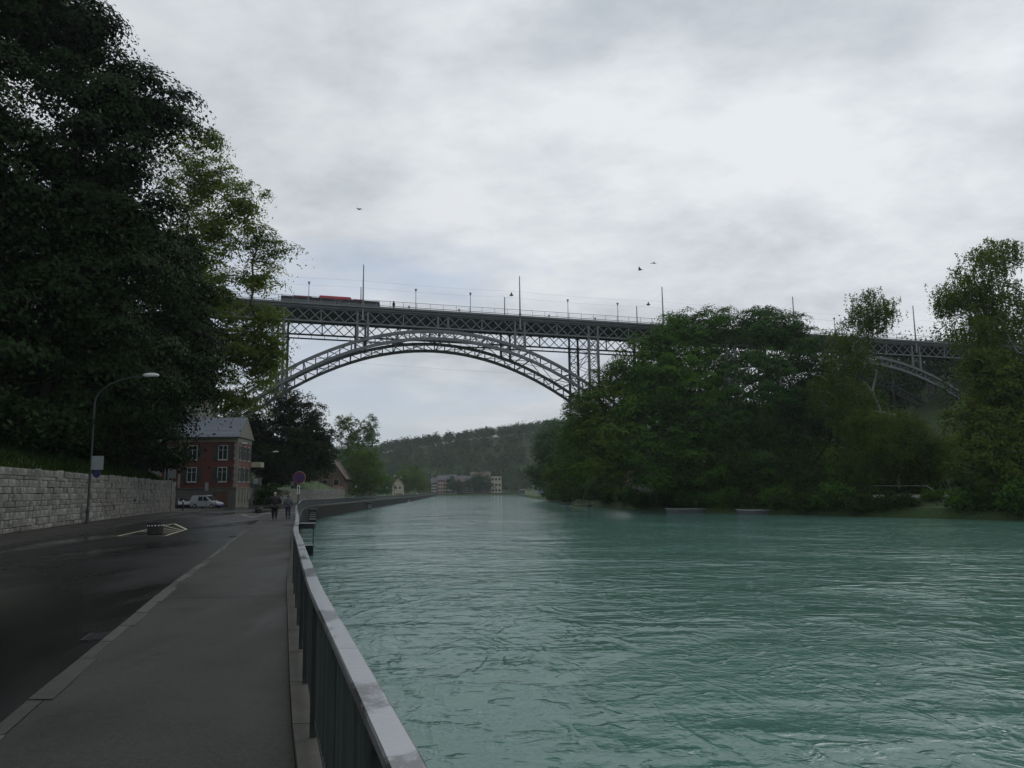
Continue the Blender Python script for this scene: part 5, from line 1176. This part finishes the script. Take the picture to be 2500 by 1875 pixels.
# ------------------------------------------------------------------ houses
class Face:                                   # a facade: origin, direction along, outward normal
    def __init__(s, o, u, n): s.o, s.u, s.n = Vector(o), Vector(u).normalized(), Vector(n).normalized()
    def p(s, a, z, d=0.0): return s.o + s.u * a + s.n * d + Vector((0, 0, z))
    def slab(s, name, a0, a1, z0, z1, d0, d1, mat, parent):
        return MB().hexa([s.p(a0, z0, d1), s.p(a1, z0, d1), s.p(a1, z0, d0), s.p(a0, z0, d0), s.p(a0, z1, d1), s.p(a1, z1, d1), s.p(a1, z1, d0), s.p(a0, z1, d0)]).build(name, mat, parent)
def window(fc, a, z, w_, h_, parent, shutters=True, fr='frame', bars=True):
    wi = fc.slab('window', a - w_ / 2 - 0.1, a + w_ / 2 + 0.1, z - h_ / 2 - 0.1, z + h_ / 2 + 0.1, -0.05, 0.05, M[fr], parent)
    fc.slab('pane', a - w_ / 2, a + w_ / 2, z - h_ / 2, z + h_ / 2, 0.052, 0.06, M['glass'], wi)
    if bars:
        fc.slab('mullion', a - 0.045, a + 0.045, z - h_ / 2, z + h_ / 2, 0.062, 0.09, M[fr], wi)
        fc.slab('glazing_bar', a - w_ / 2, a + w_ / 2, z + h_ * 0.18 - 0.025, z + h_ * 0.18 + 0.025, 0.062, 0.08, M[fr], wi)
    fc.slab('sill', a - w_ / 2 - 0.16, a + w_ / 2 + 0.16, z - h_ / 2 - 0.2, z - h_ / 2 - 0.102, -0.02, 0.16, M[fr], wi)
    if shutters:
        for sg in (-1, 1):
            c = a + sg * (w_ / 2 + 0.12 + w_ * 0.28); fc.slab('shutter', c - w_ * 0.28, c + w_ * 0.28, z - h_ / 2 - 0.05, z + h_ / 2 + 0.05, 0.02, 0.07, M['shutter'], parent)
# red house
hy = 112.0; hc = Vector((at(576, 1200, hy).x, hy, ZG(hy) - 0.05)); hu = Vector((-1, -0.10, 0)).normalized(); hv = Vector((-0.10, 1, 0)).normalized()
hb_ = hc + hu * 5.3 + hv * 4; red = empty('red_house', hb_, 0, 'three-storey red house with grey slate roof and dark shutters', 'house')
LW, LD, HE = 10.6, 8.4, 10.35
Ff = Face(hc, hu, -hv); Fr = Face(hc, hv, -hu)
def boxw(name, a0, a1, b0, b1, z0, z1, mat, par):
    q = lambda a, b, z: hc + hu * a + hv * b + Vector((0, 0, z))
    return MB().hexa([q(a1, b0, z0), q(a0, b0, z0), q(a0, b1, z0), q(a1, b1, z0), q(a1, b0, z1), q(a0, b0, z1), q(a0, b1, z1), q(a1, b1, z1)]).build(name, mat, par)
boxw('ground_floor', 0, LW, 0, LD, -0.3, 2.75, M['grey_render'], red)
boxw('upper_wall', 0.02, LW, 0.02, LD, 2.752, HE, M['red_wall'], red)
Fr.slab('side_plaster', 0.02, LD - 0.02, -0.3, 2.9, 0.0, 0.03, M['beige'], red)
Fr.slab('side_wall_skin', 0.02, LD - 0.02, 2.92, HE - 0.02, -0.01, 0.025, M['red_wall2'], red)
Fr.slab('string_course', -0.1, LD, 2.76, 2.95, 0.035, 0.14, M['beige'], red); Ff.slab('string_course', 0, LW, 2.78, 2.93, 0.0, 0.1, M['grey_render'], red)
for k_ in range(15):                          # corner quoins
    z = 2.98 + k_ * 0.49; Ff.slab('quoin', 0.0, 0.34 if k_ % 2 else 0.46, z, z + 0.46, 0.0, 0.05, M['beige'], red); Fr.slab('quoin', -0.05, 0.46 if k_ % 2 else 0.34, z, z + 0.46, 0.03, 0.07, M['beige'], red)
Ff.slab('pilaster', 7.95, 8.25, 2.95, HE - 0.7, 0.0, 0.12, M['beige'], red)
Ff.slab('frieze', 0, LW, HE - 0.75, HE - 0.02, 0.0, 0.06, M['beige'], red); Fr.slab('frieze', 0, LD, HE - 0.75, HE - 0.03, 0.028, 0.08, M['beige'], red)
for zc_ in (8.05, 4.85):
    window(Ff, 1.95 + 0.1, zc_, 1.15, 1.95, red); window(Ff, 6.35, zc_, 1.15, 1.95, red); window(Ff, 9.6, zc_, 0.85, 1.6, red, False)
    for a in (1.5, 4.2, 6.8): window(Fr, a, zc_, 1.0, 1.95, red)
Ff.slab('garage_door', 1.1, 3.2, -0.2, 2.35, 0.0, 0.06, M['door_brown'], red)
for k_ in range(1, 4): Ff.slab('door_batten', 1.1 + k_ * 0.525 - 0.02, 1.1 + k_ * 0.525 + 0.02, -0.1, 2.3, 0.062, 0.09, M['door_brown'], red)
Ff.slab('door_lintel', 0.9, 3.4, 2.36, 2.6, 0.0, 0.1, M['grey_render'], red)
for a in (1.6, 3.6, 5.2, 6.8): window(Fr, a, 1.55, 0.45, 1.6, red, False, 'beige', False)
# hipped slate roof in courses
def roof_q(a, b, z): return hc + hu * a + hv * b + Vector((0, 0, z))
ov = 0.6; RZ = 3.2; ncr = 16
roof = MB()
e0, e1, f0, f1 = -0.3, LW + 0.3, -ov, LD + ov; rdx = 0.02
roof.add([roof_q(e0, f0, HE - 0.05), roof_q(e1, f0, HE - 0.05), roof_q(e1, f1, HE - 0.05), roof_q(e0, f1, HE - 0.05), roof_q(e0 + rdx, (f0 + f1) / 2, HE + RZ), roof_q(e1 - rdx, (f0 + f1) / 2, HE + RZ)],
         [(0, 1, 5, 4), (2, 3, 4, 5), (1, 2, 5), (3, 0, 4), (3, 2, 1, 0)])
ro = roof.build('roof', M['slate'], red)
for k_ in range(ncr):                         # courses of slates on the front slope and on the river side
    t0, t1 = k_ / ncr, (k_ + 1) / ncr + 0.01
    for side in (0,):
        def P(t, lo, lift):
            if side == 0: a = (e0 + rdx * t) if lo else (e1 - rdx * t); b = f0 + (f1 - f0) / 2 * t
            else: b = (f0 + (f1 - f0) / 2 * t) if lo else (f1 - (f1 - f0) / 2 * t); a = e0 + rdx * t
            return roof_q(a, b, HE - 0.05 + (RZ + 0.05) * t + lift)
        MB().add([P(t0, True, 0.06), P(t0, False, 0.06), P(t1, False, 0.015), P(t1, True, 0.015), P(t0, True, 0.0), P(t0, False, 0.0)], [(0, 1, 2, 3), (4, 5, 1, 0)]).build('slate_course', M['slate'], ro)
MB().prism([roof_q(-0.303, -0.25, HE), roof_q(-0.303, LD + 0.25, HE), roof_q(-0.303, LD / 2, HE + RZ - 0.25)], 0, -hu * 0.04).build('gable_wall', M['beige'], red)
boxw('eaves_gutter', -0.36, LW + 0.36, -ov - 0.14, -ov + 0.02, HE - 0.2, HE - 0.06, M['shutter'], red)
boxw('chimney', 7.2, 8.0, 4.2, 5.0, HE + 2.2, HE + 4.3, M['beige'], ro)
# balcony and awning at the river side
Fr.slab('balcony_floor', LD - 0.1, LD + 1.7, 3.3, 3.5, 0.05, 1.4, M['grey_render'], red); Fr.slab('balcony_rail', LD - 0.1, LD + 1.7, 3.502, 4.5, 1.3, 1.38, M['lamp_pole'], red)
Fr.slab('awning', LD - 0.3, LD + 1.9, 6.1, 6.9, 0.1, 1.6, M['cream_render'], red)

def simple_house(name, label, c, u, wd, dp, h, rh, wallm, roofm, wins, cat='house', gable_front=True, ov=0.5, wsz=(1.0, 1.3), shut=False, group=None, flat=False):
    c, u = Vector(c), Vector(u).normalized(); v = Vector((-u.y, u.x, 0))
    if v.y < 0: v = -v
    e = empty(name, c + u * wd / 2 + v * dp / 2, 0, label, cat, group)
    q = lambda a, b, z: c + u * a + v * b + Vector((0, 0, z))
    MB().hexa([q(0, 0, -0.5), q(wd, 0, -0.5), q(wd, dp, -0.5), q(0, dp, -0.5), q(0, 0, h), q(wd, 0, h), q(wd, dp, h), q(0, dp, h)]).build('wall', M[wallm], e)
    if flat:
        MB().hexa([q(-.3, -.3, h), q(wd + .3, -.3, h), q(wd + .3, dp + .3, h), q(-.3, dp + .3, h), q(-.3, -.3, h + .35), q(wd + .3, -.3, h + .35), q(wd + .3, dp + .3, h + .35), q(-.3, dp + .3, h + .35)]).build('roof', M[roofm], e)
    elif gable_front:
        MB().prism([q(0.02, 0.02, h), q(wd - 0.02, 0.02, h), q(wd / 2, 0.02, h + rh - 0.1)], 0, v * (dp - 0.04)).build('gable', M[wallm], e)
        for s_ in (0, 1):
            a0, a1 = (-ov, wd / 2) if s_ == 0 else (wd + ov, wd / 2); z0 = h - ov * rh / (wd / 2)
            MB().prism([q(a0, -ov, z0), q(a1, -ov, h + rh), q(a1, -ov, h + rh + 0.22), q(a0, -ov, z0 + 0.22)], 0, v * (dp + 2 * ov)).build('roof', M[roofm], e)
    else:
        for s_ in (0, 1):
            b0, b1 = (-ov, dp / 2) if s_ == 0 else (dp + ov, dp / 2); z0 = h - ov * rh / (dp / 2)
            MB().prism([q(-ov, b0, z0), q(-ov, b1, h + rh), q(-ov, b1, h + rh + 0.22), q(-ov, b0, z0 + 0.22)], 0, u * (wd + 2 * ov)).build('roof', M[roofm], e)
        for a in (0.02, wd - 0.22): MB().prism([q(a, 0.02, h), q(a, dp - 0.02, h), q(a, dp / 2, h + rh - 0.1)], 0, u * 0.2).build('gable', M[wallm], e)
    fc = Face(c, u, -v)
    for (a, z) in wins: window(fc, a, z, wsz[0], wsz[1], e, shut, 'frame', False)
    return e, q, fc
# brown gabled house beyond the bridge, with a small porch roof
cY = 246; x1 = at(838, 1200, cY).x; x0 = at(770, 1200, cY).x
e, q, fc = simple_house('gabled_house', 'brown gabled house with steep tiled roof and low porch beyond the bridge', (x0, cY, ZG(cY) - 0.1), (1, 0.05, 0), x1 - x0, 11, 7.6, 6.2, 'wood', 'tile', [(6.6, 5.4), (3.0, 5.4)], wsz=(1.6, 1.6), ov=0.9)
fc.slab('porch_roof', -4.0, 5.2, 3.7, 5.2, 0.05, 3.5, M['tile'], e); fc.slab('porch_wall', -3.2, 4.0, -0.4, 3.68, 0.0, 2.6, M['shutter'], e); fc.slab('porch_post', 4.3, 4.7, -0.3, 3.65, 2.4, 2.8, M['white_render'], e); fc.slab('plaster_base', 0.1, x1 - x0 - 0.1, -0.4, 4.2, 0.02, 0.1, M['pink_render'], e)
cY = 425; x1 = at(984, 1200, cY).x
simple_house('white_cottage', 'small white gabled cottage at the far bend of the road', (x1 - 6.0, cY, ZG(cY)), (1, 0.1, 0), 6.0, 8, 6.0, 3.8, 'cream_render', 'tile', [(2.0, 4.4), (4.2, 4.4)], wsz=(0.9, 1.1))
simple_house('tiled_house', 'dark tiled house roof between the small lamps and the cottage', (x1 - 20, 395, ZG(395)), (1, 0.1, 0), 10, 8, 5.5, 5.0, 'grey_render', 'tile', [(3, 3.5), (7, 3.5)])
# buildings at the end of the river
def far_block(label, px0, px1, ytop, Y, wallm, roofm, nx, nf, flat=True, rh=3.0, dp=14, ws=(1.3, 1.5)):
    a, b = at(px0, 1200, Y).x, at(px1, 1200, Y).x; wd = b - a; zt = at((px0 + px1) / 2, ytop, Y).z; base = -1.4; h = zt - base
    wins = [(wd * (i + 0.5) / nx, h * (j + 0.55) / nf) for i in range(nx) for j in range(nf)]
    simple_house('riverside_building', label, (a, Y, base), (1, 0.0, 0), wd, dp, h, rh, wallm, roofm, wins, 'building', False, 0.8, ws, False, 'buildings at the end of the river', flat)
far_block('grey-white block at the left of the far buildings', 1053, 1067, 1178, 648, 'white_render', 'dark_clad', 3, 4, False, 4)
far_block('pink block beside the grey-white one across the far water', 1068.5, 1087, 1171, 645, 'pink_render', 'dark_clad', 3, 4, False, 3.5)
far_block('white-fronted block with a dark roof right of the pink one', 1088, 1113, 1171, 650, 'white_render', 'dark_clad', 5, 4, False, 4)
far_block('dark weathered house with low roof in the middle of the far buildings', 1115, 1131, 1176, 655, 'dark_clad', 'tile', 3, 3, False, 5)
far_block('dark house with white posts left of the trees at the far water', 1132, 1151, 1174, 652, 'grey_render', 'dark_clad', 4, 3, False, 4)
far_block('cream tower-like house with three rows of windows at the far water', 1199, 1224, 1164, 642, 'cream_render', 'cream_render', 3, 3, True, 1, 12, (1.6, 1.9))
far_block('low brown roof behind the far trees', 1150, 1196, 1168, 690, 'grey_render', 'tile', 5, 3, False, 6)
for i, (px, Yh, pt) in enumerate([(1143, 640, 1190), (1135, 640, 1190)]): pass
far_tr = [('dark round tree before the white-fronted far block', 1105, 636, 14), ('wide dark tree left of the cream tower house', 1172, 636, 20), ('second dark tree beside the cream tower house', 1158, 637, 16)]
for lb, px, Y, h in far_tr:
    X = at(px, 1200, Y).x; b = (X, Y, -1.3)
    tree('far_tree', lb, 'tree', b, [(X, Y, h * 0.5, h * 0.42, h * 0.4, h * 0.42), (X + h * 0.25, Y, h * 0.35, h * 0.3, h * 0.3, h * 0.3)], 1.2, 2600, 90 + px, 'leaf_far', 80, (1.3, 1.0))
# quay at the far end
tag(MB().box((-30, YEND + 3.5, -2.5), (90, 6, 2.9)).build('far_quay', M['bank_wall']), 'low dark quay wall closing the river below the far buildings', 'wall')
for i, (px, Y, wd, lb) in enumerate([(1247, 520, 9, 'left dark landing stage at the far right bank'), (1290, 430, 10, 'right dark landing stage at the far right bank')]):
    X = at(px, 1200, Y).x; e = empty('landing_stage', (X, Y, WAT), 0, lb, 'jetty', 'landing stages at the far right bank')
    MB().box((X, Y, WAT + 0.75), (wd, 4, 0.25)).build('platform', M['dark_clad'], e)
    for dx in np.linspace(-wd / 2 + 0.3, wd / 2 - 0.3, 6): bar_obj('pile', (X + dx, Y - 1.8, WAT - 1), (X + dx, Y - 1.8, WAT + 1.2), 0.25, 0.25, M['dark_clad'], e)
X = at(1275, 1200, 470).x; e = empty('white_hut', (X, 470, -1.0), 0, 'small white hut by the far landing stages', 'hut')
MB().box((X, 470, 0.2), (3.3, 3, 2.6)).build('wall', M['grey_render'], e); MB().box((X, 470, 1.65), (3.7, 3.4, 0.25)).build('roof', M['white_paint'], e)

# ------------------------------------------------------------------ right bank things
def punt(px0, px1, Y, label, seed, bowx=1):
    a, b = at(px0, 1200, Y).x, at(px1, 1200, Y).x; ln = b - a
    e = empty('punt', ((a + b) / 2, Y, WAT), 0, label, 'boat', 'grey punts moored at the right bank')
    n = 13; V = []
    for i in range(n):
        t = i / (n - 1) * 2 - 1; hw_ = 0.75 * (1 - abs(t) ** 3.0 * 0.72); rise = 0.62 * max(0, abs(t) - 0.55) ** 1.6
        x = (a + b) / 2 + t * ln / 2 ; xl_ = (a + b) / 2 + t * ln / 2 * 0.93; yo = Y + 0.55 * t * bowx
        V += [(xl_, yo - hw_ * 0.8, WAT - 0.12 + rise), (x, yo - hw_, WAT + 0.64 + rise * 0.75), (x, yo + hw_, WAT + 0.64 + rise * 0.75), (xl_, yo + hw_ * 0.8, WAT - 0.12 + rise)]
    hull = MB(); fs = []
    for i in range(n - 1):
        k_ = 4 * i; fs += [(k_, k_ + 4, k_ + 5, k_ + 1), (k_ + 2, k_ + 6, k_ + 7, k_ + 3), (k_ + 3, k_ + 7, k_ + 4, k_)]
    fs += [(0, 1, 2, 3), tuple(reversed((4 * n - 4, 4 * n - 3, 4 * n - 2, 4 * n - 1)))]
    hull.add(V, fs); hull.build('hull', M['boat_grey'], e)
    for side in (1, 2):
        g_ = MB(); g_.tube([Vector(V[4 * i + side]) + Vector((0, 0, 0.02)) for i in range(n)], 0.055, 6); g_.build('gunwale', M['boat_rim'], e)
    for i in (3, 6, 9): MB().bar(V[4 * i + 1], V[4 * i + 2], 0.25, 0.05).build('thwart', M['boat_rim'], e)
    return e
punt(1621, 1756, 131, 'left grey punt moored under the right bank trees', 1)
punt(1792, 1956, 119.5, 'right grey punt with upturned bow moored under the right bank trees', 2)
def dinghy(px0, px1, Y, label, mat):
    a, b = at(px0, 1200, Y).x, at(px1, 1200, Y).x; cx_ = (a + b) / 2; ln = b - a
    e = empty('rowing_boat', (cx_, Y, WAT), 0, label, 'boat'); n = 9; V = []
    for i in range(n):
        t = i / (n - 1) * 2 - 1; hw_ = 0.65 * (1 - max(0, t) ** 2 * 0.9 - max(0, -t) ** 3 * 0.35); x = cx_ + t * ln / 2; sh = 0.14 * t * t
        V += [(x * 0.0 + cx_ + t * ln / 2 * 0.86, Y - hw_ * 0.6, WAT - 0.1), (x, Y - hw_, WAT + 0.5 + sh), (x, Y + hw_, WAT + 0.5 + sh), (cx_ + t * ln / 2 * 0.86, Y + hw_ * 0.6, WAT - 0.1)]
    fs = []
    for i in range(n - 1): k_ = 4 * i; fs += [(k_, k_ + 4, k_ + 5, k_ + 1), (k_ + 2, k_ + 6, k_ + 7, k_ + 3), (k_ + 3, k_ + 7, k_ + 4, k_)]
    fs += [(0, 1, 2, 3), tuple(reversed((4 * n - 4, 4 * n - 3, 4 * n - 2, 4 * n - 1)))]
    MB().add(V, fs).build('hull', M[mat], e)
    for side in (1, 2): MB().tube([Vector(V[4 * i + side]) for i in range(n)], 0.05, 6).build('gunwale', M['boat_rim'], e)
    for i in (3, 5): MB().bar(V[4 * i + 1], V[4 * i + 2], 0.22, 0.05).build('thwart', M['boat_rim'], e)
    return e
dinghy(1396, 1432, 186, 'small yellow rowing boat between two mooring posts', 'boat_yellow')
dinghy(1371, 1396, 206, 'small pale blue-grey boat left of the yellow boat', 'sign_back')
dinghy(1432, 1446, 184, 'small dark boat right of the yellow boat', 'boat_grey')
for px, lb in [(1397, 'left pale mooring post by the yellow boat'), (1424, 'right pale mooring post by the yellow boat')]:
    X = at(px, 1200, 187.5).x; e = empty('mooring_post', (X, 187.5, WAT), 0, lb, 'post', 'mooring posts by the yellow boat')
    MB().tube([(X, 187.5, WAT - 1), (X + 0.05, 187.5, WAT + 2.0)], [0.09, 0.07], 8).build('pole', M['wood'], e); MB().lathe((X + 0.05, 187.5, WAT + 2.0), [(0.09, 0), (0.09, 0.08), (0.03, 0.14)], 8).build('cap', M['white_paint'], e)
p = at(1320, 1200.5, 268); e = empty('river_sign', (p.x, 268, -1.5), 0, 'white board with blue border standing at the far right bank', 'sign')
for dx in (-0.8, 0.8): bar_obj('sign_leg', (p.x + dx, 268.05, -2.2), (p.x + dx, 268.05, p.z), 0.1, 0.1, M['lamp_pole'], e)
MB().box((p.x, 268, p.z), (2.0, 0.06, 1.15)).build('border', M['blue'], e); MB().box((p.x, 267.95, p.z - 0.08), (1.8, 0.03, 0.8)).build('board', M['sign_back'], e)
for i in range(5): MB().box((p.x - 0.6 + i * 0.3, 267.925, p.z - 0.05), (0.16, 0.012, 0.38)).build('lettering', M['blue'], e)
# path, handrail, huts behind the trees
s = MB(); ys_ = np.arange(70, 290, 4.0)
for Y in ys_: x = XR(Y) + 6.5; s.v += [(x, Y, ground_z(x, Y) + 0.06), (x + 2.4, Y, ground_z(x + 2.4, Y) + 0.06)]
s.f = [(2 * i, 2 * i + 1, 2 * i + 3, 2 * i + 2) for i in range(len(ys_) - 1)]; s.mi = [0] * len(s.f)
tag(s.build('bank_path', M['path'], origin=(0, 0, 0)), kind='structure')
a, b, c = at(2045, 1186, 122), at(2262, 1186, 108), at(2288, 1202, 106)
e = empty('white_handrail', ((a + b) / 2).to_tuple()[:2] + (0.2,), 0, 'white painted handrail running behind the right bank bushes', 'railing')
bar_obj('rail', a, b, 0.07, 0.09, M['white_paint'], e); bar_obj('rail', b, c, 0.07, 0.09, M['white_paint'], e)
for t in np.linspace(0, 1, 9):
    q = a * (1 - t) + b * t; bar_obj('rail_post', (q.x, q.y, 0.0), q, 0.06, 0.06, M['lamp_pole'], e)
def bank_hut(label, px0, px1, ytop, Y, wallm, roofm, h, rh):
    x0, x1 = at(px0, 1200, Y).x, at(px1, 1200, Y).x; z = ground_z(x0, Y)
    simple_house('bank_house', label, (x0, Y, z), (1, -0.1, 0), x1 - x0, 8, h, rh, wallm, roofm, [((x1 - x0) * t, h * 0.6) for t in (0.25, 0.5, 0.75)], 'house', False, 0.7, (1.0, 1.1))
bank_hut('low house with pale red roof glimpsed behind the left bank trees', 1455, 1535, 1160, 205, 'grey_render', 'pink_tile', 3.2, 3.4)
bank_hut('pale wall of a house glimpsed between the two maple trunks', 1560, 1620, 1130, 200, 'white_render', 'tile', 5.5, 3.5)
bank_hut('small brown-roofed hut behind the light green tree', 2070, 2135, 1150, 142, 'grey_render', 'pink_tile', 2.8, 2.6)
bank_hut('grey shed behind the leaning right bank trees', 1640, 1700, 1160, 170, 'beige', 'tile', 3.2, 2.2)
p = at(1700, 1215, 150); e = empty('yellow_bench', (p.x, 150, p.z - 0.6), 0, 'yellow-green bench board glimpsed above the left punt', 'bench')
MB().box((p.x, 150, p.z + 0.1), (2.4, 0.08, 0.75)).build('backrest', M['boat_yellow'], e); MB().box((p.x, 149.7, p.z - 0.3), (2.4, 0.5, 0.08)).build('seat', M['wood'], e)
for dx in (-1, 1): bar_obj('leg', (p.x + dx, 149.8, p.z - 0.9), (p.x + dx, 149.8, p.z - 0.3), 0.08, 0.08, M['lamp_pole'], e)
# houses on the far ridge
for px, py, wd, lb in [(968, 1072, 9, 'left roof on the skyline of the far hill'), (1010, 1073, 12, 'long roof on the skyline of the far hill'), (1052, 1064, 7, 'small roof on the skyline of the far hill'), (1236, 1049, 8, 'roof at the notch of the far skyline')]:
    p = at(px, py, 835); simple_house('ridge_house', lb, (p.x - wd / 2, 835, p.z - 10), (1, 0.3, 0), wd, 9, 5.0, 4.6, 'grey_render', 'dark_clad', [(wd * t, 3.4) for t in (0.3, 0.7)], 'house', True, 0.6, (1.2, 1.6), False, 'roofs on the far skyline')

# gulls
def bird(px, py, Y, label, span, flap, rz):
    p = at(px, py, Y); e = empty('bird', p, rz, label, 'bird', 'birds above the bridge'); T = WM[e]
    b = MB(); b.tube([T @ Vector(v_) for v_ in ((0, -0.32, 0), (0, -0.2, 0.02), (0, 0, 0.0), (0, 0.2, 0.02), (0, 0.3, 0.03))], [0.02, 0.06, 0.085, 0.06, 0.02], 8); b.build('body', M['bird'], e)
    for sx in (-1, 1):
        w_ = MB(); P_ = [((0.04, 0.12, 0.02), (0.04, -0.12, 0.02)), ((span * .25, 0.16, flap * .6), (span * .25, -0.08, flap * .6)), ((span * .5, 0.02, flap), (span * .5, -0.05, flap))]
        V = []
        for a_, b_ in P_:
            for q in (a_, b_): V += [T @ Vector((sx * q[0], q[1], q[2])), T @ Vector((sx * q[0], q[1], q[2] - 0.025))]
        w_.add(V, [(0, 2, 6, 4), (4, 6, 10, 8), (1, 5, 7, 3), (5, 9, 11, 7), (0, 4, 5, 1), (4, 8, 9, 5), (2, 3, 7, 6), (6, 7, 11, 10), (8, 10, 11, 9)]); w_.build('wing', M['bird'], e)
    MB().prism([T @ Vector(v_) for v_ in ((0, -0.28, 0), (0.08, -0.48, 0), (-0.08, -0.48, 0))], 0, (0, 0, -0.02)).build('tail', M['bird'], e)
bird(877, 511, 95, 'lone bird high above the left mast', 0.8, 0.12, 0.6)
bird(1562.5, 659, 105, 'lower bird flying right of the bridge middle', 0.9, 0.38, 1.1)
bird(1595, 642, 105, 'upper bird flying right of the bridge middle', 0.9, -0.08, 0.2)

# ------------------------------------------------------------------ haze
hz = MB().box((0, 880, 45.5), (2600, 2000, 105))
mt = bpy.data.materials.new('haze_air'); mt.use_nodes = True; nt = mt.node_tree; nt.nodes.clear()
o = N('ShaderNodeOutputMaterial'); pv = N('ShaderNodeVolumePrincipled'); pv.inputs['Color'].default_value = (0.86, 0.92, 0.96, 1); pv.inputs['Density'].default_value = 0.00017; pv.inputs['Anisotropy'].default_value = 0.2
L(pv.outputs[0], o.inputs['Volume'])
tag(hz.build('haze', mt), kind='stuff')
